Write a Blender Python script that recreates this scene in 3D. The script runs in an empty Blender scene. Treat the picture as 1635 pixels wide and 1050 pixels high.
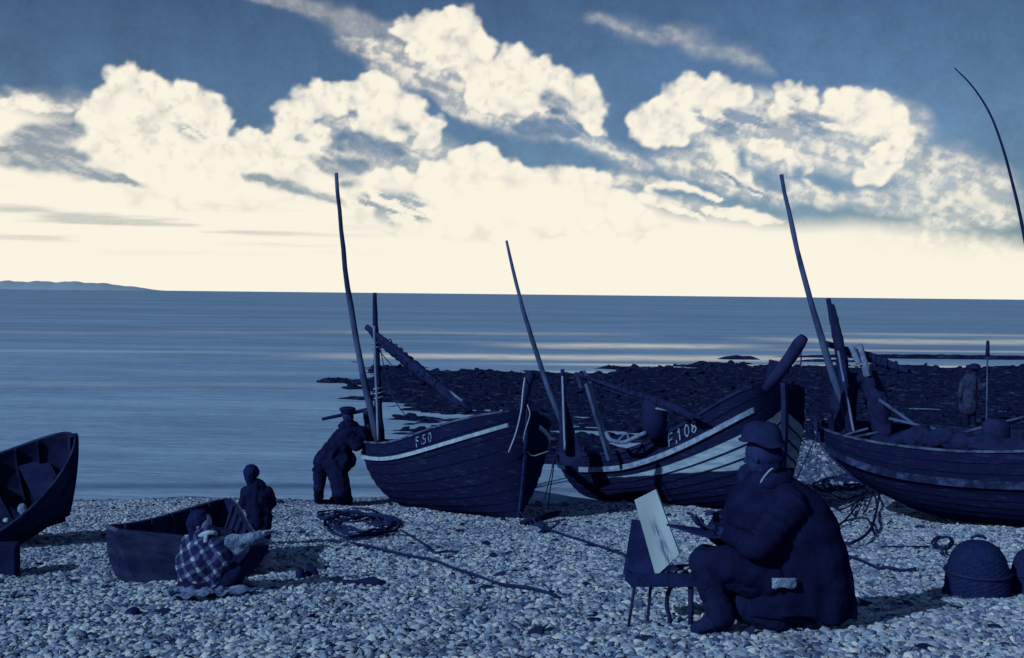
import bpy, bmesh, math, random
import numpy as np
from mathutils import Vector, Matrix

scene=bpy.context.scene
# ------------------------------------------------------------------ camera
F=1700.0; CW,CH=1635.0,1050.0; EYE=np.array([0,0,3.55])
PITCH=math.atan(56/F); ROLL=math.radians(0.6)
_r=np.array([1.0,0,0]); _f=np.array([0,math.cos(PITCH),-math.sin(PITCH)]); _u=np.cross(_r,_f)
RT=_r*math.cos(ROLL)+_u*math.sin(ROLL); UP=-_r*math.sin(ROLL)+_u*math.cos(ROLL); FW=_f
cam=bpy.data.cameras.new('camera'); camo=bpy.data.objects.new('camera',cam)
scene.collection.objects.link(camo); scene.camera=camo
cam.sensor_width=36.0; cam.lens=36.0*F/CW; cam.clip_start=0.05; cam.clip_end=40000
M=Matrix(((RT[0],UP[0],-FW[0],EYE[0]),(RT[1],UP[1],-FW[1],EYE[1]),(RT[2],UP[2],-FW[2],EYE[2]),(0,0,0,1)))
camo.matrix_world=M
scene.view_settings.view_transform='Standard'; scene.view_settings.look='None'
scene.view_settings.exposure=0.22; scene.view_settings.gamma=1.0
scene.render.film_transparent=False

SUN_EL=math.radians(29); SUN_AZ=math.radians(226)      # compass-like: 0 = +Y (out to sea), 90 = +X (right)
# ------------------------------------------------------------------ sun
sd=bpy.data.lights.new('sun','SUN'); sd.energy=2.5; sd.angle=math.radians(0.6); sd.color=(1.0,0.96,0.90)
so=bpy.data.objects.new('sun',sd); scene.collection.objects.link(so)
sv=Vector((math.sin(SUN_AZ)*math.cos(SUN_EL),math.cos(SUN_AZ)*math.cos(SUN_EL),math.sin(SUN_EL)))
so.rotation_euler=sv.to_track_quat('Z','Y').to_euler()

# ------------------------------------------------------------------ geometry helpers
def ray(px,py): return FW+RT*((px-CW/2)/F)-UP*((py-CH/2)/F)
def at(px,py,Y):
    d=ray(px,py); return EYE+d*(Y/d[1])
def gz(x,y):
    x=np.asarray(x,float); y=np.asarray(y,float)
    z=2.25-0.125*y
    r=1/(1+np.exp(-(x-3.2)*1.6))                       # to the right the shingle runs out to the reef
    floor_=-0.35*(1-r)+r*(0.07-0.02*np.clip((y-19)/6,0,8))
    return np.maximum(z,floor_)
def rip(x,y):                                          # gentle undulation of the shingle
    return 0.018*np.sin(x*1.7+y*0.6)+0.014*np.sin(y*2.3-x*0.9+1)+0.01*np.sin(x*4.1+2)*np.sin(y*3.7)
def gr(x,y): return float(gz(x,y)+rip(x,y))
def ongr(px,py,dz=0.0):
    d=ray(px,py); lo,hi=2.0,60.0
    for _ in range(40):
        m=(lo+hi)/2; p=EYE+d*(m/d[1])
        if p[2]>gr(p[0],p[1])+dz: lo=m
        else: hi=m
    return EYE+d*(lo/d[1])

# ------------------------------------------------------------------ world: Nishita sky with drawn-out cumulus, laid out by compass direction
class NT:
    def __init__(s,nt): s.nt=nt; s.L=nt.links
    def n(s,t,**k):
        x=s.nt.nodes.new(t)
        for a,v in k.items(): setattr(x,a,v)
        return x
    def put(s,sock,v):
        if isinstance(v,bpy.types.NodeSocket): s.L.new(v,sock)
        elif v is not None: sock.default_value=v
    def m(s,op,a,b=None,c=None,clamp=False):
        x=s.n('ShaderNodeMath',operation=op); x.use_clamp=clamp
        s.put(x.inputs[0],a); s.put(x.inputs[1],b); s.put(x.inputs[2],c); return x.outputs[0]
    def v(s,op,a,b=None,c=None,out=0):
        x=s.n('ShaderNodeVectorMath',operation=op)
        s.put(x.inputs[0],a); s.put(x.inputs[1],b)
        if c is not None: s.put(x.inputs[2],c)
        return x.outputs['Value'] if out=='Value' else x.outputs[0]
    def noise(s,vec,scale,detail=3,rough=0.55,dist=0.0,col=False):
        x=s.n('ShaderNodeTexNoise'); s.put(x.inputs['Vector'],vec); x.inputs['Scale'].default_value=scale
        x.inputs['Detail'].default_value=detail; x.inputs['Roughness'].default_value=rough; x.inputs['Distortion'].default_value=dist
        return x.outputs['Color'] if col else x.outputs['Fac']
    def vor(s,vec,scale,feature='F1',out='Distance',rnd=1.0):
        x=s.n('ShaderNodeTexVoronoi',feature=feature); s.put(x.inputs['Vector'],vec); x.inputs['Scale'].default_value=scale
        x.inputs['Randomness'].default_value=rnd; return x.outputs[out]
    def rng(s,v,a,b,c=0.0,d=1.0,smooth=True):
        x=s.n('ShaderNodeMapRange'); x.interpolation_type='SMOOTHSTEP' if smooth else 'LINEAR'
        s.put(x.inputs['Value'],v); 
        for i,q in zip((1,2,3,4),(a,b,c,d)): s.put(x.inputs[i],q)
        return x.outputs[0]
    def mix(s,f,a,b,typ='MIX'):
        x=s.n('ShaderNodeMix',data_type='RGBA',blend_type=typ); s.put(x.inputs['Factor'],f)
        for nm,q in (('A',a),('B',b)):
            k=[i for i in x.inputs if i.name==nm and i.type=='RGBA'][0]
            if isinstance(q,(tuple,list)):
                if q[2]<0.17 and q[2]>q[0]*2: q=(q[0]*0.72+.0012,q[1]*0.66+.001,q[2]*0.64)
                if q[2]>q[0]*1.15: q=(q[0]*0.80,q[1]*0.97,q[2]*1.07)       # blue toning of every pigment
                q=tuple(q)+(1,) if len(q)==3 else q
            s.put(k,q)
        return [o for o in x.outputs if o.type=='RGBA'][0]
    def mapping(s,vec,loc=(0,0,0),rot=(0,0,0),scale=(1,1,1),typ='POINT'):
        x=s.n('ShaderNodeMapping',vector_type=typ); s.put(x.inputs[0],vec)
        x.inputs['Location'].default_value=loc; x.inputs['Rotation'].default_value=rot; x.inputs['Scale'].default_value=scale
        return x.outputs[0]

world=bpy.data.worlds.new('World'); scene.world=world; world.use_nodes=True
wt=world.node_tree; wt.nodes.clear(); W=NT(wt)
tc=W.n('ShaderNodeTexCoord'); D=tc.outputs['Generated']
sp=W.n('ShaderNodeSeparateXYZ'); W.put(sp.inputs[0],D)
az=W.m('ARCTAN2',sp.outputs[0],sp.outputs[1]); el=W.m('ARCSINE',sp.outputs[2])
cb=W.n('ShaderNodeCombineXYZ'); W.put(cb.inputs[0],W.m('MULTIPLY',az,10.0)); W.put(cb.inputs[1],W.m('MULTIPLY',el,10.0)); 
P0=cb.outputs[0]            # unit = 0.1 rad  (about 170 px of the photograph)
el10=W.m('MULTIPLY',el,10.0)
gen=W.noise(W.mapping(D,scale=(1.6,1.6,3.6)),1.7,6,0.58)
outv=W.m('MAXIMUM',W.rng(el10,2.9,3.6),W.rng(W.m('ABSOLUTE',az),0.52,0.62))
cl=W.m('MULTIPLY',W.rng(gen,0.54,0.70,0,0.55),outv)          # cumulus over the rest of the vault
cl=W.m('MAXIMUM',cl,W.rng(el10,0.6,0.15)); cl=W.m('MAXIMUM',cl,W.m('MULTIPLY',W.rng(W.m('ADD',el10,W.m('MULTIPLY',gen,0.8)),1.9,1.2),W.rng(W.m('ABSOLUTE',az),0.46,0.58)))              # bright low sky all round the horizon
sky=W.n('ShaderNodeTexSky'); sky.sky_type='NISHITA'; sky.sun_disc=False
sky.sun_elevation=SUN_EL; sky.sun_rotation=SUN_AZ; sky.altitude=0; sky.air_density=1.0; sky.dust_density=0.6; sky.ozone_density=1.2
mott=W.m('MULTIPLY_ADD',W.noise(P0,2.2,7,0.72),0.70,0.66)
mott=W.m('MULTIPLY',mott,W.rng(el10,1.6,3.2,1.0,0.82)); mott=W.m('MULTIPLY',mott,W.rng(az,0.30,0.50,1.0,0.80))
blue=W.mix(1.0,sky.outputs[0],(0.35,0.375,0.45),'MULTIPLY')
skn=W.m('MULTIPLY_ADD',W.noise(P0,22.0,3,0.8),0.25,0.87)
bluev=W.v('SCALE',blue); 
bs=bluev.node; W.put(bs.inputs['Scale'],W.m('MULTIPLY',mott,skn))
col=W.mix(cl,bluev,(8.3,7.75,6.55))
bg=W.n('ShaderNodeBackground'); W.put(bg.inputs[0],col); bg.inputs[1].default_value=0.1
wo=W.n('ShaderNodeOutputWorld'); W.L.new(bg.outputs[0],wo.inputs[0])
world.cycles.sampling_method='MANUAL'; world.cycles.sample_map_resolution=512

# ------------------------------------------------------------------ materials
def mat(name,c1,c2=None,rough=0.8,spec=0.2,scale=6.0,bump=0.0,bscale=40.0,stretch=(1,1,1),contrast=(0.35,0.65),gen=False):
    m=bpy.data.materials.new(name); m.use_nodes=True; t=m.node_tree; t.nodes.clear(); T=NT(t)
    b=T.n('ShaderNodeBsdfPrincipled'); o=T.n('ShaderNodeOutputMaterial'); T.L.new(b.outputs[0],o.inputs[0])
    b.inputs['Roughness'].default_value=rough; b.inputs['Specular IOR Level'].default_value=spec*0.5 if max(c1)>0.17 else 0.0
    co=T.n('ShaderNodeTexCoord').outputs['Object']; mp=T.mapping(co,scale=stretch)
    if c2 is None: c2=tuple(x*0.6 for x in c1)
    col=T.mix(T.rng(T.noise(mp,scale,5,0.65),contrast[0],contrast[1]),c1,c2)
    T.put(b.inputs['Base Color'],col)
    if bump:
        bp=T.n('ShaderNodeBump'); bp.inputs['Strength'].default_value=bump; bp.inputs['Distance'].default_value=0.01 if bscale>18 else 0.035
        T.put(bp.inputs['Height'],T.noise(mp,bscale,4,0.6,0.0 if bscale>18 else 1.2)); T.L.new(bp.outputs[0],b.inputs['Normal'])
    m['T']=0; MT[name]=(T,b,co,mp,col); return m
MT={}
NAVY=(0.009,0.018,0.099); NAVY2=(0.016,0.036,0.159)
m_hull=mat('tarred_planks',NAVY,(0.018,0.038,0.166),0.75,0.15,3.0,0.5,30,(1,1,6))
m_wood=mat('dark_wood',(0.010,0.018,0.085),(0.018,0.031,0.13),0.8,0.15,5,0.5,50,(1,1,1))
m_in=mat('hull_inside',(0.008,0.014,0.07),(0.016,0.028,0.11),0.85,0.1,4,0.4,30)
m_pale=mat('pale_paint',(0.25,0.36,0.50),(0.14,0.22,0.37),0.7,0.25,14,0.3,60)
m_palew=mat('worn_rail_paint',(0.17,0.26,0.40),(0.075,0.13,0.27),0.75,0.2,9,0.4,50)
m_dimrail=mat('faded_rail_paint',(0.06,0.10,0.21),(0.018,0.03,0.11),0.8,0.15,7,0.4,50)
m_spar=mat('weathered_spar',(0.022,0.038,0.13),(0.05,0.085,0.20),0.75,0.2,3,0.3,30,(1,1,0.3))
m_sparp=mat('bare_pole',(0.16,0.24,0.40),(0.08,0.13,0.28),0.75,0.2,3,0.3,30,(1,1,0.3))
m_rope=mat('tarred_rope',(0.011,0.021,0.103),(0.018,0.037,0.152),0.9,0.05,30,0.5,200)
m_ropep=mat('pale_rope',(0.22,0.33,0.48),(0.14,0.22,0.38),0.9,0.05,30,0.5,200)
m_sail=mat('rolled_sailcloth',(0.009,0.016,0.078),(0.014,0.025,0.11),0.95,0.05,7,0.8,25)
m_cloth=mat('dark_wool',(0.005,0.009,0.052),(0.008,0.015,0.072),0.95,0.05,9,0.35,9)
m_cloth2=mat('dark_serge',(0.006,0.011,0.062),(0.010,0.019,0.086),0.95,0.05,12,0.35,12)
m_skin=mat('skin',(0.16,0.21,0.36),(0.12,0.17,0.31),0.6,0.25,20)
m_skind=mat('weathered_skin',(0.021,0.041,0.166),(0.015,0.030,0.138),0.6,0.25,20)
m_hair=mat('dark_hair',(0.007,0.014,0.083),(0.011,0.022,0.110),0.7,0.2,40,0.6,90,(1,1,.3))
m_linen=mat('pale_linen',(0.26,0.37,0.50),(0.16,0.25,0.39),0.9,0.1,8,0.5,30)
m_linend=mat('grey_linen',(0.11,0.17,0.31),(0.055,0.085,0.22),0.9,0.1,8,0.6,30)
m_iron=mat('rusted_iron',(0.010,0.019,0.097),(0.018,0.036,0.138),0.7,0.3,30,0.5,80)
m_wick=mat('dark_wicker',(0.008,0.015,0.090),(0.015,0.029,0.127),0.85,0.1,40,0.8,90)
m_canvas=mat('primed_canvas',(0.36,0.48,0.60),(0.28,0.39,0.53),0.8,0.1,10,0.2,200)
m_letter=mat('lettering_paint',(0.20,0.30,0.46),(0.03,0.06,0.17),0.8,0.1,22)
m_smock=mat('washed_smock',(0.034,0.058,0.15),(0.014,0.024,0.09),0.9,0.1,6,0.6,20)
m_box=mat('stained_box_wood',(0.008,0.015,0.091),(0.015,0.029,0.138),0.7,0.2,8,0.3,40)

# ------------------------------------------------------------------ object helpers
C=scene.collection
def tag(o,label=None,cat=None,group=None,kind=None):
    if label: o['label']=label
    if cat: o['category']=cat
    if group: o['group']=group
    if kind: o['kind']=kind
    return o
def thing(name,loc,label,cat,group=None,R=None):
    o=bpy.data.objects.new(name,None); C.objects.link(o); o.empty_display_size=0.2
    mm=Matrix.Identity(4)
    if R is not None:
        for i in range(3):
            for j in range(3): mm[i][j]=float(R[i][j])
    mm.translation=Vector([float(x) for x in loc]); o.matrix_basis=mm
    o['mw']=[x for r in mm for x in r]
    return tag(o,label,cat,group)
def mwof(o):
    a=list(o['mw']); return Matrix([a[0:4],a[4:8],a[8:12],a[12:16]])
def mesh_obj(name,verts,faces,mats,parent=None,local=False,smooth=True,mi=None):
    me=bpy.data.meshes.new(name); me.from_pydata([tuple(map(float,v)) for v in verts],[],[tuple(int(i) for i in f) for f in faces])
    for m in (mats if isinstance(mats,(list,tuple)) else [mats]): me.materials.append(m)
    me.polygons.foreach_set('use_smooth',[smooth]*len(me.polygons))
    if mi is not None: me.polygons.foreach_set('material_index',list(mi))
    me.validate(); me.update()
    o=bpy.data.objects.new(name,me); C.objects.link(o)
    if parent is not None: attach(o,parent,local)
    return o
def attach(o,parent,local=False):
    o.parent=parent
    if local: return
    # geometry is in world coordinates: undo all ancestors
    mm=Matrix.Identity(4); p=parent
    if 'mw' in p: o.matrix_parent_inverse=mwof(p).inverted()
class G:                                    # mesh collector
    def __init__(s): s.v=[]; s.f=[]
    def add(s,v,f):
        b=len(s.v); s.v+= [np.asarray(x,float) for x in v]; s.f+=[tuple(i+b for i in q) for q in f]; return s
    def tube(s,pts,rad,n=8,cap=True,flat=1.0):
        pts=[np.asarray(p,float) for p in pts]; m=len(pts)
        if not hasattr(rad,'__len__'): rad=[rad]*m
        V=[];Fc=[]; prev=None
        for i,p in enumerate(pts):
            t=pts[min(i+1,m-1)]-pts[max(i-1,0)]; t=t/(np.linalg.norm(t)+1e-9)
            if prev is None:
                a=np.array([0,0,1.0]) if abs(t[2])<0.9 else np.array([1.0,0,0])
            else: a=prev
            x=a-t*(a@t); x/=np.linalg.norm(x)+1e-9; y=np.cross(t,x); prev=x
            for k in range(n):
                q=2*math.pi*k/n; V.append(p+(x*math.cos(q)+y*math.sin(q)*flat)*rad[i])
        for i in range(m-1):
            for k in range(n):
                Fc.append((i*n+k,i*n+(k+1)%n,(i+1)*n+(k+1)%n,(i+1)*n+k))
        if cap: Fc.append(tuple(range(n-1,-1,-1))); Fc.append(tuple((m-1)*n+k for k in range(n)))
        return s.add(V,Fc)
    def box(s,c,half,ax=None):
        c=np.asarray(c,float); ax=np.eye(3) if ax is None else np.asarray(ax)
        V=[c+ax[0]*half[0]*i+ax[1]*half[1]*j+ax[2]*half[2]*k for i in(-1,1) for j in(-1,1) for k in(-1,1)]
        return s.add(V,[(0,1,3,2),(4,6,7,5),(0,4,5,1),(2,3,7,6),(0,2,6,4),(1,5,7,3)])
    def beam(s,a,b,w,h,up=(0,0,1)):
        a=np.asarray(a,float); b=np.asarray(b,float); t=b-a; L=np.linalg.norm(t); t=t/L
        up=np.asarray(up,float); x=np.cross(t,up); x/=np.linalg.norm(x); y=np.cross(x,t)
        return s.box((a+b)/2,(L/2,w/2,h/2),(t,x,y))
    def ell(s,c,r,n=12,ax=None):
        c=np.asarray(c,float); ax=np.eye(3) if ax is None else np.asarray(ax)
        V=[];Fc=[]
        for i in range(n+1):
            th=math.pi*i/n
            for k in range(2*n):
                ph=math.pi*k/n
                V.append(c+ax[0]*r[0]*math.sin(th)*math.cos(ph)+ax[1]*r[1]*math.sin(th)*math.sin(ph)+ax[2]*r[2]*math.cos(th))
        for i in range(n):
            for k in range(2*n):
                Fc.append((i*2*n+k,(i+1)*2*n+k,(i+1)*2*n+(k+1)%(2*n),i*2*n+(k+1)%(2*n)))
        return s.add(V,Fc)
    def cap(s,a,ra,b,rb,n=12):                # tapered capsule
        a=np.asarray(a,float); b=np.asarray(b,float); t=b-a; L=np.linalg.norm(t); t=t/(L+1e-9)
        pts=[];rs=[]
        for q in (90,65,40,18): pts.append(a-t*ra*math.sin(math.radians(q))); rs.append(max(ra*math.cos(math.radians(q)),ra*.02))
        pts+= [a,b]; rs+=[ra,rb]
        for q in (18,40,65,90): pts.append(b+t*rb*math.sin(math.radians(q))); rs.append(max(rb*math.cos(math.radians(q)),rb*.02))
        return s.tube(pts,rs,n)
    def chain(s,pts,rs,n=12):
        for i in range(len(pts)-1): s.cap(pts[i],rs[i],pts[i+1],rs[i+1],n)
        return s
    def obj(s,name,m,parent=None,local=False,smooth=True):
        return mesh_obj(name,s.v,s.f,m,parent,local,smooth)
    def skin(s,name,m,parent=None,vox=0.012,smooth=3,disp=0.0,dscale=0.1):
        """fuse everything collected into ONE continuous surface"""
        o=mesh_obj(name,s.v,s.f,m)
        r=o.modifiers.new('r','REMESH'); r.mode='VOXEL'; r.voxel_size=vox; r.use_smooth_shade=True
        if disp:
            tx=bpy.data.textures.new(name,'CLOUDS'); tx.noise_scale=dscale; tx.noise_depth=2
            d=o.modifiers.new('d','DISPLACE'); d.texture=tx; d.strength=disp; d.mid_level=0.5; d.texture_coords='LOCAL'
        if smooth:
            k=o.modifiers.new('s','SMOOTH'); k.factor=0.5; k.iterations=smooth
        dg=bpy.context.evaluated_depsgraph_get(); me=bpy.data.meshes.new_from_object(o.evaluated_get(dg))
        o.modifiers.clear(); o.data=me
        if not me.materials: me.materials.append(m)
        me.polygons.foreach_set('use_smooth',[True]*len(me.polygons))
        if parent is not None: attach(o,parent)
        return o
def folds(o,axis_xy,z0,z1,n,amp0,amp1,seed=0,warp=2.2):
    """gravity folds in a garment: soft vertical pleats that deepen towards the hem"""
    me=o.data; N=len(me.vertices); co=np.zeros(N*3); me.vertices.foreach_get('co',co); co=co.reshape(-1,3); no=np.zeros(N*3); me.vertices.foreach_get('normal',no); no=no.reshape(-1,3)
    a=np.arctan2(co[:,1]-axis_xy[1],co[:,0]-axis_xy[0]); t=np.clip((z1-co[:,2])/(z1-z0),0,1)
    w=fbm(co[:,0]*4+seed,co[:,2]*4+co[:,1]*3,3,80+seed)-.5; w2=fbm(co[:,0]*9+seed,co[:,2]*5+co[:,1]*7,3,90+seed)-.5
    s=np.sin(a*n+w*warp*6+co[:,2]*3); s=np.sign(s)*np.abs(s)**.7
    d=s*(amp0+(amp1-amp0)*t)+w2*amp1*0.7
    co+=no*d[:,None]*np.array([1,1,.5]); me.vertices.foreach_set('co',co.ravel()); me.update(); return o
def V3(*a): return np.array(a,float)
def lerp(a,b,t): return np.asarray(a)*(1-t)+np.asarray(b)*t
def curve(pts,n=12):
    """Catmull-Rom through pts"""
    P=[np.asarray(p,float) for p in pts]; P=[2*P[0]-P[1]]+P+[2*P[-1]-P[-2]]; R=[]
    for i in range(1,len(P)-2):
        for k in range(n):
            t=k/n; a,b,c,d=P[i-1],P[i],P[i+1],P[i+2]
            R.append(0.5*((2*b)+(-a+c)*t+(2*a-5*b+4*c-d)*t*t+(-a+3*b-3*c+d)*t**3))
    R.append(P[-2]); return R
rnd=random.Random(7)
def np_mesh(name,V,Fq,m,smooth=True):
    me=bpy.data.meshes.new(name); me.vertices.add(len(V)); me.vertices.foreach_set('co',V.astype(np.float32).ravel())
    me.loops.add(Fq.size); me.loops.foreach_set('vertex_index',Fq.astype(np.int32).ravel())
    me.polygons.add(len(Fq)); me.polygons.foreach_set('loop_start',np.arange(0,Fq.size,Fq.shape[1],dtype=np.int32))
    me.polygons.foreach_set('use_smooth',np.full(len(Fq),smooth)); me.materials.append(m); me.update(calc_edges=True)
    o=bpy.data.objects.new(name,me); C.objects.link(o); return o
# ------------------------------------------------------------------ clouds: a far curved backdrop standing behind the sea, sky shows through its gaps
def vnoise(x,y,seed=0):
    r=np.random.default_rng(seed).random((256,256)); xi=np.floor(x).astype(int); yi=np.floor(y).astype(int)
    fx=x-xi; fy=y-yi; fx=fx*fx*(3-2*fx); fy=fy*fy*(3-2*fy)
    g=lambda a,b:r[a%256,b%256]
    return (g(xi,yi)*(1-fx)+g(xi+1,yi)*fx)*(1-fy)+(g(xi,yi+1)*(1-fx)+g(xi+1,yi+1)*fx)*fy
def fbm(x,y,o=5,seed=0):
    s=0;a=0.5;t=0
    for k in range(o): s=s+a*vnoise(x*2**k,y*2**k,seed+k); t+=a; a*=0.55
    return s/t
def cells(x,y,seed):                                   # distance to scattered points: billow lobes
    r=np.random.default_rng(seed).random((64,64,2)); xi=np.floor(x).astype(int); yi=np.floor(y).astype(int); best=np.full(x.shape,9.0)
    for i in(-1,0,1):
        for j in(-1,0,1):
            p=r[(xi+i)%64,(yi+j)%64]; dx=xi+i+p[...,0]-x; dy=yi+j+p[...,1]-y; best=np.minimum(best,dx*dx+dy*dy)
    return np.sqrt(best)
def sky_c(px,py):
    d=ray(px,py); d=d/np.linalg.norm(d)
    return math.atan2(d[0],d[1])*1700, math.asin(d[2])*1700
def union(x,y,blobs,k=6.0):
    acc=None
    for bl in blobs:
        cx,cy,rx,ry=bl[:4]; rot=math.radians(bl[4]) if len(bl)>4 else 0
        u,v=sky_c(cx,cy); dx=x-u; dy=y-v
        a=(dx*math.cos(rot)+dy*math.sin(rot))/rx; b=(-dx*math.sin(rot)+dy*math.cos(rot))/ry
        ln=np.sqrt(a*a+b*b)+1e-6; d=(ln-1)*np.sqrt(dx*dx+dy*dy)/ln
        if acc is None: acc=d
        else:
            h=np.clip(0.5+0.5*(acc-d)/k,0,1); acc=acc*(1-h)+d*h-k*h*(1-h)
    return acc
def sst(v,a,b): 
    t=np.clip((v-a)/(b-a),0,1); return t*t*(3-2*t)
A=[(218,168,56,56),(180,190,45,45),(302,180,52,44),(335,205,34,36),(150,214,44,40),(240,240,110,70),(70,163,34,13),(30,158,30,10,10),(95,170,20,12),
   (290,275,130,60),(400,245,48,34),(440,262,50,34),(360,290,130,50),(240,300,60,40),
   (478,172,34,34),(462,205,24,24),(520,160,40,30),(545,150,30,22),(598,150,38,32),(625,170,40,34),(655,190,32,28),(692,208,20,22),(498,205,34,20,-20),(680,228,22,16),(600,203,38,18,-8),(640,215,18,12),
   (485,248,55,22,-20),(530,252,40,5,-28),
   (650,45,26,22),(690,42,44,26),(735,52,44,40),(700,80,44,30),(672,78,24,18),(760,80,30,34),(770,115,38,34),(818,108,38,38),(855,128,38,34),(890,140,34,26),(800,150,60,30),(838,160,60,22),
   (930,160,38,38),(950,185,24,28),(955,205,12,14),(860,180,30,4,-35),
   (772,262,40,36),(742,270,36,28),(810,275,36,28),(700,282,34,30),(670,296,30,22),(625,296,40,28),(590,310,34,24),(566,306,18,14),(860,285,40,26),(905,290,40,28),(945,300,36,30),(975,318,34,26),(1005,345,40,24),(790,330,190,62),(650,345,90,34),(1030,372,50,24),
   (1042,190,34,28),(1075,170,34,30),(1098,152,32,26),(1150,150,38,26),(1178,160,20,18),(1060,215,40,18),(1105,180,50,26),
   (1262,160,30,27),(1292,168,16,20),(1240,175,16,12),
   (1345,172,34,26),(1385,172,38,26),(1405,190,36,30),(1432,208,26,18),(1440,235,14,10,20),(1415,250,34,12,20),(1395,278,34,14,15),(1350,190,40,24),(1420,228,34,10,15),
   (1137,222,17,14),(1150,250,26,14,-35),(1165,275,36,18,-30),(1195,298,34,9,-32),(1225,240,36,14,-10),(1275,268,26,12,-30),(1300,300,26,7,-35),
   (1062,300,34,9,8),(1110,305,50,6,-18),(1050,322,34,6,-20),(1190,345,70,10,-10),(1075,335,60,6,-18)]
B=[(1200,190,130,44),(1300,235,150,44),(1360,215,110,60),(1180,235,70,40),(1400,255,70,36),(1120,265,80,26,-10),(1090,330,120,16,-10),(1235,305,120,22,-10),
   (1500,270,62,34),(1545,300,64,44),(1585,335,38,26),(1480,290,50,34),(1540,350,80,24),(1440,320,90,20),
   (640,90,90,26,-15),(700,120,80,34),(650,110,60,20),(820,185,150,24,-14),(930,215,100,8,-20),
   
   (560,228,130,50),(690,250,60,30),(1010,290,70,18,-8),(110,160,90,16,-5),(80,235,130,46),(1000,250,60,14,-20)]
H=[(70,215,60,22,8),(60,255,72,24,-4),(130,275,90,12,-12),(560,225,38,18,-8),(612,240,46,14,-10),(640,205,14,7,-10),(885,165,34,17,-18),(905,190,50,8,-30),(870,205,60,14,-8),
   (455,298,60,9,-16),(505,312,52,8,-14),(1235,295,34,12,-20),(1275,275,18,14,-30),(1175,262,12,20,20),(1190,300,60,4,-25),(1110,318,44,4,-20),(1060,310,30,5,-10),(545,262,40,16,-10),(560,290,20,10)]
HS=[(620,325,52,20,-4),(650,345,36,12,-10),(312,205,24,9),(1180,200,60,22),(1280,205,60,22),(1120,190,22,12),(1265,170,16,12)]

us=np.arange(-1000,1001,2.6); vs=np.arange(-9,640,2.6)
U,Vv=np.meshgrid(us,vs)
wx=(fbm(U/70,Vv/70,4,1)-.5); wy=(fbm(U/70,Vv/70,4,9)-.5); w2x=(fbm(U/16,Vv/16,3,17)-.5); w2y=(fbm(U/16,Vv/16,3,25)-.5)
xa=U+wx*22+w2x*9; ya=Vv+wy*18+w2y*9; xs_=U+wx*60+w2x*10; ys_=Vv+wy*30+w2y*8
pf=cells(xa/34,ya/30,2); pf2=cells(xa/15,ya/14,5)
dA=union(xa,ya,A)+(pf-.45)*16+(pf2-.45)*6
mA=sst(dA,5,-6)
dB2=union(xs_,ys_,[(1120,75,90,14,-20),(1000,50,70,10,-18),(1085,60,44,14),(1190,95,40,12,-25),(540,26,170,16,-12),(600,60,60,14,-15)],14); dB=union(xs_,ys_,B,12); dH=union(xs_,ys_,H,6); dS=union(xs_,ys_,HS,8)
cr_,sr_=math.cos(math.radians(-18)),math.sin(math.radians(-18)); a_=U*cr_+Vv*sr_; b_=-U*sr_+Vv*cr_
fine=fbm(a_/34,b_/9,5,33); fine2=fbm(U/11,Vv/11,4,44)
hat=0.5*fine+0.5*fine2; mB=sst(dB,16,-30)*(.42+.58*sst(hat,.38,.66))
mH=sst(dH,8,-12)*(0.6+0.4*sst(fine,.3,.6)); mS=sst(dS,14,-14)*sst(fine,.4,.6)
gl=Vv+(fbm(U/280,Vv/80,4,51)-.5)*60+U*0.13
mG=sst(gl,190,150-0*U)
right=sst(U,480,800); mG=mG*(1-right*sst(Vv,40,120)*sst(fine2+0.15*fine,.3,.75)*.75)
cl=np.maximum(np.maximum(mA,mB*.86),sst(dB2,18,-24)*(.3+.7*fine2)*.42)*(1-mH*.9)
cl=np.maximum(cl,mG*(1-mH*.75))
shade=np.maximum(mS*.75,sst(pf,.35,.8)*.20*sst(dA,-60,0)*mA+sst(fine2,.5,.8)*.22*mA*sst(Vv,130,240))
hst=fbm(U/190,Vv/9,5,61); shade=np.maximum(shade,sst(hst,.5,.72)*.42*sst(np.abs(Vv-95),60,10)*sst(U,-100,-500))
cl=cl*(1-shade)
edge=np.clip((1000-np.abs(U))/140,0,1)*np.clip((640-Vv)/90,0,1)
cl=cl*edge
az_=U/1700; el_=Vv/1700; Rk=11500.0
Vx=np.stack([(Rk*np.cos(el_)*np.sin(az_)).ravel(),(Rk*np.cos(el_)*np.cos(az_)).ravel(),(Rk*np.sin(el_)).ravel()+3.55],1)
nx,ny=len(us),len(vs); i,j=np.meshgrid(np.arange(nx-1),np.arange(ny-1)); a=(j*nx+i).ravel(); Fq=np.stack([a,a+1,a+nx+1,a+nx],1)
m=bpy.data.materials.new('cumulus'); m.use_nodes=True; t=m.node_tree; t.nodes.clear(); T=NT(t)
at_=T.n('ShaderNodeAttribute',attribute_name='dens'); co=T.n('ShaderNodeTexCoord').outputs['Object']
gr_=T.noise(T.mapping(co,scale=(1/26.,1/26.,1/26.)),1.0,3,0.7)
al=T.m('MULTIPLY',at_.outputs['Fac'],T.rng(T.m('ADD',gr_,T.m('MULTIPLY',at_.outputs['Fac'],0.6)),0.35,0.95,0.7,1.0))
em=T.n('ShaderNodeEmission'); em.inputs[0].default_value=(0.825,0.775,0.655,1); em.inputs[1].default_value=1.0
tr=T.n('ShaderNodeBsdfTransparent'); mx=T.n('ShaderNodeMixShader'); T.put(mx.inputs[0],al); T.L.new(tr.outputs[0],mx.inputs[1]); T.L.new(em.outputs[0],mx.inputs[2])
o=T.n('ShaderNodeOutputMaterial'); T.L.new(mx.outputs[0],o.inputs[0]); m.cycles.emission_sampling='NONE'
skyo=np_mesh('sky',Vx,Fq,m); tag(skyo,kind='structure')
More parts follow.
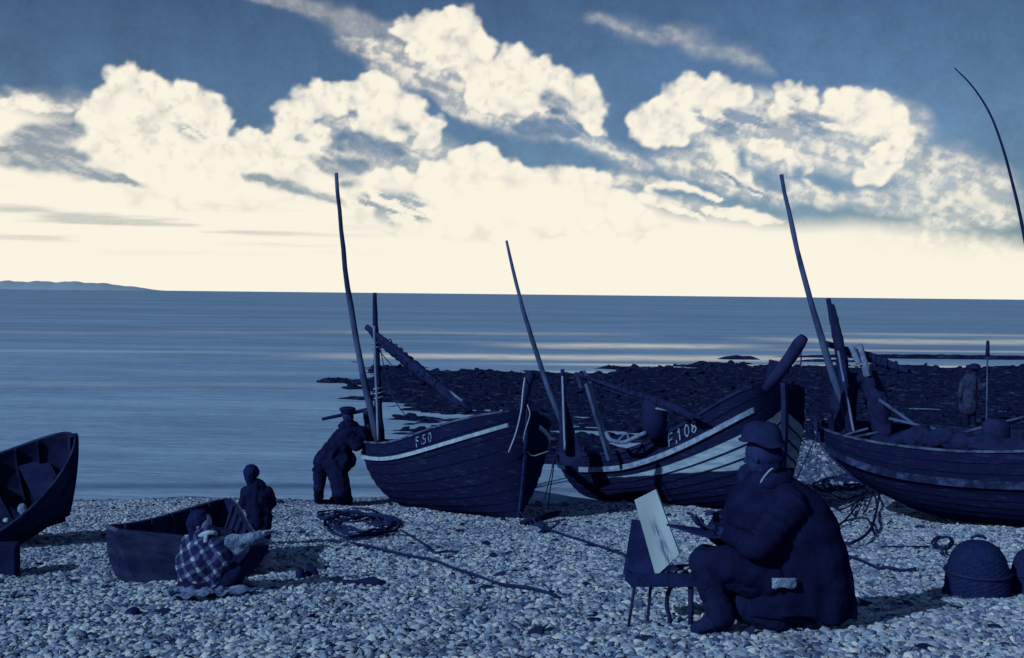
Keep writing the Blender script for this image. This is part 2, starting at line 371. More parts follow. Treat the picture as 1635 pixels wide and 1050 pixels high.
at2=skyo.data.attributes.new('dens','FLOAT','POINT'); at2.data.foreach_set('value',cl.astype(np.float32).ravel())
# ------------------------------------------------------------------ SETTING: sea, far coast, shingle, reef
def sea_mat():
    m=bpy.data.materials.new('sea_water'); m.use_nodes=True; t=m.node_tree; t.nodes.clear(); T=NT(t)
    b=T.n('ShaderNodeBsdfPrincipled'); o=T.n('ShaderNodeOutputMaterial'); T.L.new(b.outputs[0],o.inputs[0])
    b.inputs['Roughness'].default_value=0.5; b.inputs['Specular IOR Level'].default_value=0.0
    co=T.n('ShaderNodeTexCoord').outputs['Object']
    s=T.n('ShaderNodeSeparateXYZ'); T.put(s.inputs[0],co); X,Y=s.outputs[0],s.outputs[1]
    # choppy bands, longer along the shore than across it
    a=T.noise(T.mapping(co,scale=(0.05,0.20,1)),1.0,7,0.68)
    a2=T.noise(T.mapping(co,scale=(0.006,0.03,1)),1.0,6,0.6)
    a3=T.noise(T.mapping(co,scale=(0.9,2.4,1)),1.0,5,0.7)
    bands=T.m('ADD',T.m('MULTIPLY',a,0.5),T.m('ADD',T.m('MULTIPLY',a2,0.35),T.m('MULTIPLY',a3,0.25)))
    # shallow water close in is paler than the deep water further out
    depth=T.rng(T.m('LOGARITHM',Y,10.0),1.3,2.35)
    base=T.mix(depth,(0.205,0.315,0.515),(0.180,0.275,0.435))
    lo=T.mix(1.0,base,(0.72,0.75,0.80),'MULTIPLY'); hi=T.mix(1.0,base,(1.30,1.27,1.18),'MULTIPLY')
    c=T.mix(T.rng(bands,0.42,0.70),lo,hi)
    # foam of the low breakers
    wob=T.m('SUBTRACT',T.noise(T.mapping(co,scale=(0.06,0.02,1)),1.0,4,0.6),0.5)
    rag=T.noise(T.mapping(co,scale=(0.35,1.6,1)),1.0,5,0.7)
    acc=None
    for (yc,sl,hw,x0,x1,st) in FOAM:
        d=T.m('SUBTRACT',T.m('MULTIPLY_ADD',X,-sl,Y),yc); d=T.m('MULTIPLY_ADD',wob,hw*2.2,d)
        k=T.rng(T.m('ABSOLUTE',d),hw*1.5,hw*0.1)
        k=T.m('MULTIPLY',k,T.m('MULTIPLY',T.rng(X,x0-6,x0+6),T.rng(X,x1+5,x1-5)))
        k=T.m('MULTIPLY',k,st); acc=k if acc is None else T.m('MAXIMUM',acc,k)
    acc=T.m('MULTIPLY',acc,T.rng(rag,0.32,0.54,0.25,1.0))
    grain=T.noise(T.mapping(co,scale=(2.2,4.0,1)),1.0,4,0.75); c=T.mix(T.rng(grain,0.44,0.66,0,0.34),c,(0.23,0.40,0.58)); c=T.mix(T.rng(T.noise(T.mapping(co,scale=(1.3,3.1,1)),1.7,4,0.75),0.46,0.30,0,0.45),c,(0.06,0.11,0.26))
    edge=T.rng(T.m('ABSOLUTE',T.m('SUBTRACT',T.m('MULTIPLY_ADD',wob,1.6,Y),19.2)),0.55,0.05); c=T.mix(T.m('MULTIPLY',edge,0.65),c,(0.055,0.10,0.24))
    c=T.mix(acc,c,(0.86,0.86,0.76))
    T.put(b.inputs['Base Color'],c)
    bp=T.n('ShaderNodeBump'); bp.inputs['Strength'].default_value=0.6; bp.inputs['Distance'].default_value=0.25
    T.put(bp.inputs['Height'],T.m('ADD',T.noise(T.mapping(co,scale=(0.25,1.1,1)),1.0,5,0.6),T.m('MULTIPLY',a,0.8))); T.L.new(bp.outputs[0],b.inputs['Normal'])
    return m
# (distance out, slope per metre of x, half width, x from, x to, strength)
FOAM=[(60.0,0.06,2.8,-9,18,0.92),(54.0,0.05,1.0,2,30,0.8),(74.0,0.05,3.8,1,16,1.0),(70,0.06,1.6,18,60,0.5),
      (92.0,0.1,4.5,-45,-18,0.10),(86.0,0.05,5.0,22,48,0.7),(96.0,0.0,4.0,-18,10,0.28),(104.0,0.0,4.0,32,70,0.40),(41.0,0.05,1.0,-30,-6,0.12),
      (62.5,0.06,1.2,-40,-14,0.15),(48.5,0.0,1.0,0.5,9,0.55)]
R_=12000.0
ys=[14.0,17,18,20,25,30,40,60,80,120,200,400,900,2500,R_]; xs=[-R_,-2000,-400,-100,-40,-15,0,15,40,100,400,2000,R_]
vv=[(x,y,0.0) for y in ys for x in xs]; n=len(xs)
ff=[(j*n+i,j*n+i+1,(j+1)*n+i+1,(j+1)*n+i) for j in range(len(ys)-1) for i in range(n-1)]
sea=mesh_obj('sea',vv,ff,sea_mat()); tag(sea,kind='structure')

# far low coast on the left, distance haze mixed into its pale colour
m_far=mat('hazed_coast_land',(0.21,0.30,0.42),(0.24,0.33,0.44),0.95,0.0,0.004)
g=G(); N=70
top=[];bot=[];back=[]
for i in range(N+1):
    t=i/N; px=-260+t*520; 
    h=13*(1-max(0,(px-120)/140)**1.6) if px>120 else 13
    h=max(h,0.2)+1.2*math.sin(i*0.9)*(h/17)+0.8*math.sin(i*2.1)*(h/17)
    q=at(px,466,6000); top.append((q[0],6000,max(0.5,h/F*6000))); bot.append((q[0],5900,-1)); back.append((q[0]*1.12,6900,-1))
V=bot+top+back; f=[]
for i in range(N): f+=[(i,i+1,N+2+i,N+1+i),(N+1+i,N+2+i,2*N+3+i,2*N+2+i)]
coast=mesh_obj('far_coast_hills',V,f,m_far); tag(coast,kind='structure')

# shingle bank
def beach_mat():
    m=bpy.data.materials.new('shingle_bed'); m.use_nodes=True; t=m.node_tree; t.nodes.clear(); T=NT(t)
    b=T.n('ShaderNodeBsdfPrincipled'); o=T.n('ShaderNodeOutputMaterial'); T.L.new(b.outputs[0],o.inputs[0])
    b.inputs['Roughness'].default_value=0.85; b.inputs['Specular IOR Level'].default_value=0.15
    co=T.n('ShaderNodeTexCoord').outputs['Object']
    v=T.vor(co,22.0); vc=T.vor(co,22.0,out='Color'); sx=T.n('ShaderNodeSeparateColor'); T.put(sx.inputs[0],vc)
    c=T.mix(T.rng(sx.outputs[0],0.1,0.9),(0.06,0.11,0.25),(0.19,0.33,0.48))
    c=T.mix(T.rng(v,0.35,0.62),c,(0.025,0.035,0.13))
    big=T.noise(T.mapping(co,scale=(0.5,1.3,1)),1.0,5,0.65)
    c=T.mix(T.rng(big,0.55,0.75,0,0.65),c,(0.05,0.08,0.21))
    s=T.n('ShaderNodeSeparateXYZ'); T.put(s.inputs[0],co)
    wet=T.rng(s.outputs[2],0.10,0.02)                      # wet, darker shingle at the water's edge
    c=T.mix(T.m('MULTIPLY',wet,0.6),c,(0.04,0.06,0.18))
    T.put(b.inputs['Base Color'],c)
    bp=T.n('ShaderNodeBump'); bp.inputs['Strength'].default_value=1.0; bp.inputs['Distance'].default_value=0.03
    T.put(bp.inputs['Height'],T.m('SUBTRACT',1.0,v)); T.L.new(bp.outputs[0],b.inputs['Normal'])
    return m
def axis(lo,hi,flo,fhi,fs,cs):
    a=list(np.arange(lo,flo,cs))+list(np.arange(flo,fhi,fs))+list(np.arange(fhi,hi+cs,cs)); return np.array(a)
gx=axis(-90,90,-12,14,0.09,3.0); gy=axis(-60,32,4,28,0.09,3.0)
XX,YY=np.meshgrid(gx,gy); ZZ=gz(XX,YY)+rip(XX,YY)
ZZ=ZZ-0.5*np.clip((YY-27)/3,0,1)
rs_=np.random.default_rng(3); ZZ+=rs_.normal(0,0.006,ZZ.shape)
nx,ny=len(gx),len(gy)
V=np.stack([XX.ravel(),YY.ravel(),ZZ.ravel()],1)
i,j=np.meshgrid(np.arange(nx-1),np.arange(ny-1)); a=(j*nx+i).ravel(); Fq=np.stack([a,a+1,a+nx+1,a+nx],1)
beach=np_mesh('shingle_beach',V,Fq,beach_mat()); tag(beach,kind='structure')

# weed-covered rock flat exposed by the tide; the sea shows through its hollows
rx=np.arange(-14,44,0.11); ry=np.concatenate([np.arange(19,40,0.10),np.arange(40,70,0.16)])
X,Y=np.meshgrid(rx,ry)
w1=(fbm(X*0.35,Y*0.35,5,11)-0.5)
left=X-(-6.3-0.10*(Y-40)+ (Y<38)*(38-Y)*0.16)+w1*3.2
far=(52-4.0*np.exp(-((X-2.2)/3.0)**2)+4*(1/(1+np.exp(-(X-7)))) - Y)*0.45+w1*6
near=(Y-(22.3+2.4*(1/(1+np.exp(-(X-2))))))*0.6+w1*5
msk=np.clip(np.minimum(np.minimum(left,far),near)/1.6,-1,1)
rg=fbm(X*0.5,Y*1.5,5,31); rf=fbm(X*2.2,Y*4.2,4,41)
z=-0.075+0.17*msk+(rg-0.5)*0.34+(rf-0.5)*0.14
# hollows with standing water on the near-left side of the flat
pool=1.7*np.exp(-((X+2.0)/2.8)**2-((Y-29.5)/4.5)**2)+1.2*np.exp(-((X-2.2)/1.2)**2-((Y-27.5)/2.0)**2)+0.9*np.exp(-((X-9)/7.0)**2-((Y-29)/4)**2)
z-=pool*0.06
# outlying ledges
for (cx,cy,lx,ly,h) in [(26,63,11,0.9,0.22),(12.8,60,1.3,0.5,0.2),(-6.9,42,0.9,0.7,.16),(18,58.5,3,.4,.14)]:
    z=np.maximum(z,-0.2+(h+0.2)*np.exp(-((X-cx)/lx)**4-((Y-cy)/ly)**2)+(rf-0.5)*0.1)
nx,ny=len(rx),len(ry); V=np.stack([X.ravel(),Y.ravel(),z.ravel()],1)
i,j=np.meshgrid(np.arange(nx-1),np.arange(ny-1)); a=(j*nx+i).ravel(); Fq=np.stack([a,a+1,a+nx+1,a+nx],1)
keep=(z.ravel()[Fq].max(1)>-0.03); Fq=Fq[keep]
m_reef=mat('weedy_rock',(0.008,0.015,0.075),(0.075,0.13,0.26),0.85,0.1,2.6,0.9,14,(1,2.2,1),(0.50,0.85))
zr_,Xr_,Yr_=z.copy(),rx,ry
def reef_z(x,y):
    i=np.clip(np.searchsorted(Xr_,x),0,len(Xr_)-1); j=np.clip(np.searchsorted(Yr_,y),0,len(Yr_)-1); q=zr_[j,i]; return np.where(q>0.015,q,-1.0)
reef=np_mesh('rock_flat',V,Fq,m_reef); tag(reef,kind='structure')

# ------------------------------------------------------------------ pebbles (uncountable): one object, geometry nodes
rs_=np.random.default_rng(5)
def pebbles(name,N,ylo,yhi,smin,smax,seed,xlim=None,bias=1.0,mt_=None,flat=1.0,region=None,zf=None):
    mt_=mt_ or m_pebble
    r=np.random.default_rng(seed)
    y=ylo+(yhi-ylo)*r.random(N*2)**bias
    half=0.50*y+0.6; x=(r.random(N*2)*2-1)*half
    keep=r.random(N*2)<half/(0.50*yhi+0.6)
    if bias!=1.0: keep[:]=True
    x=x[keep][:N]; y=y[keep][:N]
    if xlim is not None: k=x>xlim; x=x[k]; y=y[k]
    if region is not None: x=region[0]+(region[1]-region[0])*r.random(N); y=region[2]+(region[3]-region[2])*r.random(N)**1.4
    s=smin*np.exp(r.random(len(x))**2.6*math.log(smax/smin))
    z=(gz(x,y)+rip(x,y)+s*0.15) if zf is None else zf(x,y)
    k=z>-0.012; x,y,z,s=x[k],y[k],z[k],s[k]
    me=bpy.data.meshes.new(name); me.vertices.add(len(x)); me.vertices.foreach_set('co',np.stack([x,y,z],1).astype(np.float32).ravel())
    a=me.attributes.new('ps','FLOAT_VECTOR','POINT'); sc=np.stack([s*(0.8+0.5*r.random(len(s))),s*(0.6+0.4*r.random(len(s))),s*(0.27+0.28*r.random(len(s)))*flat],1)
    a.data.foreach_set('vector',sc.astype(np.float32).ravel())
    a=me.attributes.new('pr','FLOAT_VECTOR','POINT'); ro=np.stack([r.normal(0,.35,len(s)),r.normal(0,.35,len(s)),r.random(len(s))*6.28],1)
    a.data.foreach_set('vector',ro.astype(np.float32).ravel())
    a=me.attributes.new('pi','INT','POINT'); a.data.foreach_set('value',r.integers(0,4,len(s)).astype(np.int32))
    o=bpy.data.objects.new(name,me); C.objects.link(o)
    ng=bpy.data.node_groups.new(name,'GeometryNodeTree'); ng.interface.new_socket('Geometry',in_out='INPUT',socket_type='NodeSocketGeometry'); ng.interface.new_socket('Geometry',in_out='OUTPUT',socket_type='NodeSocketGeometry')
    nd=ng.nodes; lk=ng.links; gi=nd.new('NodeGroupInput'); go=nd.new('NodeGroupOutput')
    g2i=nd.new('GeometryNodeGeometryToInstance')
    for k in range(4):
        ic=nd.new('GeometryNodeMeshIcoSphere'); ic.inputs['Radius'].default_value=1.0; ic.inputs['Subdivisions'].default_value=3
        ps=nd.new('GeometryNodeInputPosition'); nz=nd.new('ShaderNodeTexNoise'); nz.noise_dimensions='4D'; nz.inputs['Scale'].default_value=0.9; nz.inputs['Detail'].default_value=1.5; nz.inputs['W'].default_value=k*7.3
        lk.new(ps.outputs[0],nz.inputs['Vector'])
        sb=nd.new('ShaderNodeVectorMath'); sb.operation='SUBTRACT'; lk.new(nz.outputs['Color'],sb.inputs[0]); sb.inputs[1].default_value=(.5,.5,.5)
        sc_=nd.new('ShaderNodeVectorMath'); sc_.operation='SCALE'; lk.new(sb.outputs[0],sc_.inputs[0]); sc_.inputs['Scale'].default_value=1.1
        sp_=nd.new('GeometryNodeSetPosition'); lk.new(ic.outputs['Mesh'],sp_.inputs['Geometry']); lk.new(sc_.outputs[0],sp_.inputs['Offset'])
        sm=nd.new('GeometryNodeSetShadeSmooth'); lk.new(sp_.outputs[0],sm.inputs[0])
        mt=nd.new('GeometryNodeSetMaterial'); lk.new(sm.outputs[0],mt.inputs['Geometry']); mt.inputs['Material'].default_value=mt_
        lk.new(mt.outputs[0],g2i.inputs[0])
    iop=nd.new('GeometryNodeInstanceOnPoints'); lk.new(gi.outputs[0],iop.inputs['Points']); lk.new(g2i.outputs[0],iop.inputs['Instance']); iop.inputs['Pick Instance'].default_value=True
    def attr(nm,ty):
        q=nd.new('GeometryNodeInputNamedAttribute'); q.data_type=ty; q.inputs['Name'].default_value=nm; return q.outputs[0]
    lk.new(attr('pi','INT'),iop.inputs['Instance Index']); lk.new(attr('ps','FLOAT_VECTOR'),iop.inputs['Scale'])
    e2r=nd.new('FunctionNodeEulerToRotation'); lk.new(attr('pr','FLOAT_VECTOR'),e2r.inputs[0]); lk.new(e2r.outputs[0],iop.inputs['Rotation'])
    lk.new(iop.outputs[0],go.inputs[0])
    md=o.modifiers.new('scatter','NODES'); md.node_group=ng
    me.materials.append(mt_)
    return o
def pebble_mat():
    m=bpy.data.materials.new('pebble_stone'); m.use_nodes=True; t=m.node_tree; t.nodes.clear(); T=NT(t)
    b=T.n('ShaderNodeBsdfPrincipled'); o=T.n('ShaderNodeOutputMaterial'); T.L.new(b.outputs[0],o.inputs[0])
    b.inputs['Roughness'].default_value=0.8; b.inputs['Specular IOR Level'].default_value=0.08
    oi=T.n('ShaderNodeObjectInfo'); r=oi.outputs['Random']
    cr=T.n('ShaderNodeValToRGB'); T.put(cr.inputs[0],r); e=cr.color_ramp.elements
    e[0].position=0; e[0].color=(0.014,0.030,0.12,1); e[1].position=1; e[1].color=(0.42,0.54,0.61,1)
    for p,c in ((0.14,(0.060,0.115,0.27)),(0.36,(0.150,0.265,0.45)),(0.70,(0.250,0.390,0.56)),(0.90,(0.31,0.45,0.59))):
        x=e.new(p); x.color=c+(1,)
    co=T.n('ShaderNodeTexCoord').outputs['Object']
    sp_=T.noise(co,2.5,4,0.6); c=T.mix(T.rng(sp_,0.35,0.7,0,0.5),cr.outputs[0],(0.07,0.11,0.25))
    geo=T.n('ShaderNodeNewGeometry').outputs['Position']
    big=T.noise(T.mapping(geo,scale=(0.45,0.9,1)),1.0,5,0.65)          # drifts of darker, weed-stained stones
    c=T.mix(T.rng(big,0.52,0.72,0,0.6),c,(0.045,0.08,0.19))
    clump=T.noise(T.mapping(geo,scale=(3.2,4.5,1)),1.0,3,0.6)
    c=T.mix(T.rng(clump,0.52,0.68,0,0.6),c,(0.03,0.052,0.15))
    s=T.n('ShaderNodeSeparateXYZ'); T.put(s.inputs[0],geo)
    wet=T.rng(s.outputs[2],0.14,0.04); c=T.mix(T.m('MULTIPLY',wet,0.6),c,(0.04,0.06,0.18))
    T.put(b.inputs['Base Color'],c); return m
m_pebble=pebble_mat()
pb=pebbles('beach_pebbles',400000,5.2,19.0,0.009,0.038,21)
tag(pb,'pale and dark rounded pebbles covering the beach','pebbles',kind='stuff')
pb2=pebbles('shore_cobbles',12000,17.0,27.0,0.025,0.09,22,xlim=0.1)
tag(pb2,'wet dark cobbles scattered towards the rock flat on the right','cobbles',kind='stuff')

m_weed=mat('dried_weed',(0.010,0.018,0.08),(0.02,0.036,0.12),0.9,0.1,20,0.3,60)
sw=pebbles('seaweed_scraps',2600,5.4,18.6,0.015,0.075,77,mt_=m_weed,flat=0.35)
tag(sw,'dark scraps of dried weed and wood littering the pebbles','seaweed',kind='stuff')

rk=pebbles('reef_rocks',9000,0,0,0.05,0.26,91,mt_=m_reef,region=(-8,32,23,56),zf=reef_z)
tag(rk,'loose weed covered rocks strewn over the dark tidal flat','rocks',kind='stuff')
# ------------------------------------------------------------------ BOATS
def hull(P,s,t,side,off=0.0):
    s=np.asarray(s,float); t=np.asarray(t,float)
    L,B,H=P['L'],P['B'],P['H']; m=P.get('m',0.42)
    zs=H*(1+P['ub']*np.clip((s-m)/(1-m),0,1)**P.get('pb',1.6)+P['us']*np.clip((m-s)/m,0,1)**2)
    zk=H*P['kr']*np.clip((0.30-s)/0.30,0,1)**2+H*P.get('kb',0.0)*np.clip((s-0.8)/0.2,0,1)**2
    u=np.clip(1-np.abs((s-0.47)/np.where(s<0.47,0.47,0.53))**P.get('pw',2.4),0,1)**P.get('qw',0.62)
    n=1.5+P.get('full',1.1)*u**0.8
    ph=t*math.pi/2
    yy=(B/2)*u*np.sin(ph)**(2/n)*(0.86+0.14*t)
    zr=1-np.cos(ph)**(2/n*1.15)
    z=zk+(zs-zk)*zr
    a=P['rs']*(1-zr)**2.0*L; b=L-P['rb']*(1-zr)**1.7*L
    x=a+s*(b-a)
    return np.stack([x+0*yy,side*(yy+off),z],-1)
def poseR(P):
    h,pi,he=P['head'],P['trim'],P['heel']
    Rx=np.array([[1,0,0],[0,math.cos(he),-math.sin(he)],[0,math.sin(he),math.cos(he)]])
    Ry=np.array([[math.cos(pi),0,-math.sin(pi)],[0,1,0],[math.sin(pi),0,math.cos(pi)]])
    Rz=np.array([[math.cos(h),-math.sin(h),0],[math.sin(h),math.cos(h),0],[0,0,1]])
    return Rz@Ry@Rx
def toW(P,p): return np.asarray(p)@poseR(P).T+np.array(P['pos'],float)
def toL(P,p): return (np.asarray(p,float)-np.array(P['pos'],float))@poseR(P)

def strake_mat(name,zw,dark,dark2,pale,pale2,bot):
    """planking: dark wale above, pale middle strakes above the waterline zw (hull metres), tarred bottom"""
    m=bpy.data.materials.new(name); m.use_nodes=True; t=m.node_tree; t.nodes.clear(); T=NT(t)
    b=T.n('ShaderNodeBsdfPrincipled'); o=T.n('ShaderNodeOutputMaterial'); T.L.new(b.outputs[0],o.inputs[0])
    b.inputs['Roughness'].default_value=0.8; b.inputs['Specular IOR Level'].default_value=0.0
    co=T.n('ShaderNodeTexCoord').outputs['Object']; s=T.n('ShaderNodeSeparateXYZ'); T.put(s.inputs[0],co)
    n=T.noise(T.mapping(co,scale=(2,2,9)),2.0,5,0.65)
    z=T.m('MULTIPLY_ADD',T.noise(co,3,3,0.6),0.05,s.outputs[2])
    pc=T.mix(T.rng(n,0.35,0.68),pale,pale2); scf=T.noise(T.mapping(co,scale=(1.2,1.2,7)),4.0,6,0.75); bot=T.mix(T.rng(scf,0.52,0.72,0,0.8),bot,(0.038,0.062,0.165)); bot=T.mix(T.rng(T.noise(T.mapping(co,scale=(9,9,1.2)),2.0,4,0.6),0.58,0.72,0,0.4),bot,(0.006,0.010,0.05))
    col=T.mix(T.rng(z,zw,zw+0.02),bot,pc); T.put(b.inputs['Base Color'],col)
    bp=T.n('ShaderNodeBump'); bp.inputs['Strength'].default_value=0.4; bp.inputs['Distance'].default_value=0.01
    T.put(bp.inputs['Height'],T.noise(T.mapping(co,scale=(1,1,5)),30,4,0.6)); T.L.new(bp.outputs[0],b.inputs['Normal'])
    return m

def planking(P,name,root,mats,nst=10,s0=0.0,pick=None,step=0.016,ns=64,seam=0.13):
    """clinker shell: outer stepped strakes, inner skin and rim, one mesh"""
    g=G(); mi=[]
    S=s0+(1-s0)*(0.5-0.5*np.cos(np.linspace(0.0,math.pi,ns))) if s0==0 else s0+(1-s0)*np.sin(np.linspace(0,math.pi/2,ns))
    T_=np.linspace(0,1,nst+1)**0.9
    for side in (1,-1):
        rows=[];
        for k in range(nst):
            e_=step if k>0 else 0.0; rows.append((hull(P,S,T_[k],side,e_),k)); rows.append((hull(P,S,T_[k]+(T_[k+1]-T_[k])*seam,side,e_*.88),k)); rows.append((hull(P,S,T_[k+1],side,0.0),k))
        base=len(g.v)
        for r,k in rows: g.v+=list(r)
        for i in range(len(rows)-1):
            for j in range(len(S)-1):
                a=base+i*len(S)+j; q=(a,a+1,a+1+len(S),a+len(S))
                g.f.append(q if side==-1 else q[::-1]); mi.append(pick(rows[i][1],side,S[j]) if (pick and i%3==1) else 0)
        # inner skin
        ins=[hull(P,S,tt,side,-0.03)+np.array([0,0,0.02 if tt<0.9 else 0]) for tt in np.linspace(0.05,1,12)]
        for q in ins: q[:,1]=np.where(side*q[:,1]<0,0,q[:,1])
        b2=len(g.v)
        for r in ins: g.v+=list(r)
        for i in range(len(ins)-1):
            for j in range(len(S)-1):
                a=b2+i*len(S)+j; q=(a,a+len(S),a+1+len(S),a+1)
                g.f.append(q if side==-1 else q[::-1]); mi.append(1)
        # rim between skins
        o0=base+(len(rows)-1)*len(S); i0=b2+(len(ins)-1)*len(S)
        for j in range(len(S)-1):
            q=(o0+j,o0+j+1,i0+j+1,i0+j); g.f.append(q if side==-1 else q[::-1]); mi.append(0)
    return mesh_obj(name,g.v,g.f,mats,root,True,False,mi)
def rail(P,name,root,m,t0,w,h,off,s0=0.02,s1=0.985,sides=(1,-1),n=50,gap=None):
    """a moulding running along the sheer at girth t0"""
    g=G()
    for side in sides:
        segs=[(s0,s1)] if not gap else [(s0,gap[0]),(gap[1],s1)]
        for (a,b) in segs:
            S=np.linspace(a,b,n); p=hull(P,S,t0,side,0.0); V=[]
            for (oy,oz) in ((off,0),(off+w,0.0),(off+w,-h),(off,-h)):
                q=p.copy(); q[:,1]+=side*oy; q[:,2]+=oz; V.append(q)
            bse=len(g.v)
            for q in V: g.v+=list(q)
            for i in range(4):
                for j in range(n-1):
                    a_=bse+i*n+j; b_=bse+((i+1)%4)*n+j; f=(a_,a_+1,b_+1,b_); g.f.append(f if side==1 else f[::-1])
            g.f.append(tuple(bse+i*n for i in range(4))); g.f.append(tuple(bse+i*n+n-1 for i in (3,2,1,0)))
    return g.obj(name,m,root,True,False)
def stem(P,root,m,th=0.055,proud=0.07,top=0.0,end=1):
    g=G(); T=np.linspace(0,1,16); L=[];
    sv=1.0 if end==1 else 0.0
    pts=hull(P,sv,T,1,0); pts[:,1]=0
    outv=[]
    for i,p in enumerate(pts):
        d=pts[min(i+1,15)]-pts[max(i-1,0)]; d/=np.linalg.norm(d)
        nn=np.array([d[2],0,-d[0]])*(1 if end==1 else -1); outv.append(nn)
    if top: 
        d=pts[-1]-pts[-2]; d/=np.linalg.norm(d); pts=np.vstack([pts,pts[-1]+d*top]); outv.append(outv[-1])
    V=[]
    for p,nn in zip(pts,outv):
        for (a,b) in ((-0.06,-th),(-0.06,th),(proud,th*0.6),(proud,-th*0.6)): V.append(p+nn*a+np.array([0,b,0]))
    Fc=[]; n=len(pts)
    for i in range(n-1):
        for k in range(4): Fc.append((4*i+k,4*i+(k+1)%4,4*i+4+(k+1)%4,4*i+4+k))
    Fc.append((3,2,1,0)); Fc.append(tuple(4*(n-1)+k for k in range(4)))
    g.add(V,Fc); return g.obj('stem' if end==1 else 'sternpost',m,root,True,False)
def keel(P,root,m):
    S=np.linspace(0.12,0.99,24); p=hull(P,S,0.0,1,0); g=G()
    V=[];n=len(S)
    for q in p:
        for (a,b) in ((-.035,.02),(.035,.02),(.03,-.07),(-.03,-.07)): V.append((q[0],a,q[2]+b))
    Fc=[]
    for i in range(n-1):
        for k in range(4): Fc.append((4*i+k,4*i+(k+1)%4,4*i+4+(k+1)%4,4*i+4+k))
    Fc+= [(3,2,1,0),tuple(4*(n-1)+k for k in range(4))]
    g.add(V,Fc); return g.obj('keel',m,root,True,False)
def ribs(P,root,m,ss):
    for s in ss:
        g=G()
        pts=[hull(P,s,t,1,-0.05) for t in np.linspace(1,0.08,12)]+[hull(P,s,t,-1,-0.05) for t in np.linspace(0.08,1,12)]
        g.tube(pts,0.024,4); g.obj('rib',m,root,True,False)
def thwart(P,root,m,s,t=0.86,w=0.2,name='thwart'):
    a=hull(P,s,t,1,-0.04); b=hull(P,s,t,-1,-0.04); g=G(); g.beam(a,b,w,0.035); return g.obj(name,m,root,True,False)
def floorboards(P,root,m,s0,s1):
    g=G()
    for k in range(-3,4):
        pts=[]
        for s in np.linspace(s0,s1,10):
            q=hull(P,s,0.42,1,-0.04); hw=abs(q[1]); pts.append(np.array([q[0],hw*k/3.4,q[2]*0.9+0.03]))
        for i in range(9):
            g.beam(pts[i],pts[i+1],0.11*P['B']/2,0.02)
    return g.obj('floorboards',m,root,True,False)

GLY={'F':[[(0,0),(0,1)],[(0,1),(.6,1)],[(0,.52),(.48,.52)]],'1':[[(.25,0),(.25,1)],[(.25,1),(.05,.82)]],
 '5':[[(.6,1),(.08,1),(.05,.58),(.38,.6),(.6,.42),(.58,.15),(.35,0),(.05,.06)]],
 '0':[[(.32+.3*math.sin(a),.5+.5*math.cos(a)) for a in np.linspace(0,2*math.pi,13)]],
 '8':[[(.32+.24*math.sin(a),.76+.24*math.cos(a)) for a in np.linspace(0,2*math.pi,11)],[(.32+.3*math.sin(a),.26+.27*math.cos(a)) for a in np.linspace(0,2*math.pi,11)]],
 '.':[[(.15,0),(.15,.17)]]}
def lettering(P,root,txt,s_start,h,t_top,side=-1,m=None,sw=0.018,spread=0.78):
    """painted characters following the planking; u runs stern to bow, each character a part"""
    ds=1.0/P['L']; cur=0.0
    def surf(u,v):
        s=s_start+u*ds; top=hull(P,s,t_top,side)
        tt=np.linspace(0.4,1,80); c=hull(P,np.full(80,s),tt,side); k=np.argmin(np.abs(c[:,2]-(top[2]-h+v))); q=c[k]
        return q+np.array([0,side*0.026,0])
    for ch in txt:
        g=G()
        for st in GLY[ch]:
            pts=[surf(cur+a[0]*h*.75,a[1]*h) for a in st]
            V=[];n=len(pts)
            for k,p in enumerate(pts):
                t=pts[min(k+1,n-1)]-pts[max(k-1,0)]; t/=np.linalg.norm(t)+1e-9; w=np.cross(t,(0,1,0)); w/=np.linalg.norm(w)+1e-9
                for (a,b) in ((-1,-1),(1,-1),(1,1),(-1,1)): V.append(p+w*a*sw/2+np.array([0,b*0.003,0])+t*(sw/2 if k==n-1 else (-sw/2 if k==0 else 0)))
            Fc=[(4*k+q,4*k+(q+1)%4,4*k+4+(q+1)%4,4*k+4+q) for k in range(n-1) for q in range(4)]+[(3,2,1,0),tuple(4*n-4+q for q in range(4))]
            g.add(V,Fc)
        g.obj('painted_character',m or m_letter,root,True,False)
        cur+=h*(0.34 if ch=='.' else spread)

def spar(name,a,b,ra,rb,m,parent=None,bend=0.0,n=14,seed=0):
    a=np.asarray(a,float); b=np.asarray(b,float); r=random.Random(seed); pts=[]
    for i in range(n+1):
        t=i/n; p=lerp(a,b,t)+np.array([bend*math.sin(math.pi*t)+r.uniform(-1,1)*ra*.12,0,0]); pts.append(p)
    rs=[ra+(rb-ra)*(i/n)+r.uniform(-.05,.05)*ra for i in range(n+1)]
    g=G(); g.tube(pts,rs,9); o=g.obj(name,m)
    if parent is not None: attach(o,parent)
    return o
def rope(name,pts,r,m,label=None,cat=None,parent=None,n=8,group=None):
    g=G(); g.tube(curve(pts,n),r,6); o=g.obj(name,m)
    if parent is not None: attach(o,parent)
    if label: tag(o,label,cat,group)
    return o

m_dim3=mat('worn_stripe',(0.035,0.062,0.17),(0.009,0.017,0.07),0.85,0.1,5,0.4,50,(1,1,1),(0.3,0.62))
m_pl0=strake_mat('boat_planks_dark',9.0,NAVY,NAVY2,(0.05,0.075,0.22),(0.03,0.04,0.15),(0.007,0.013,0.070))
GR='beached double ended fishing boats'
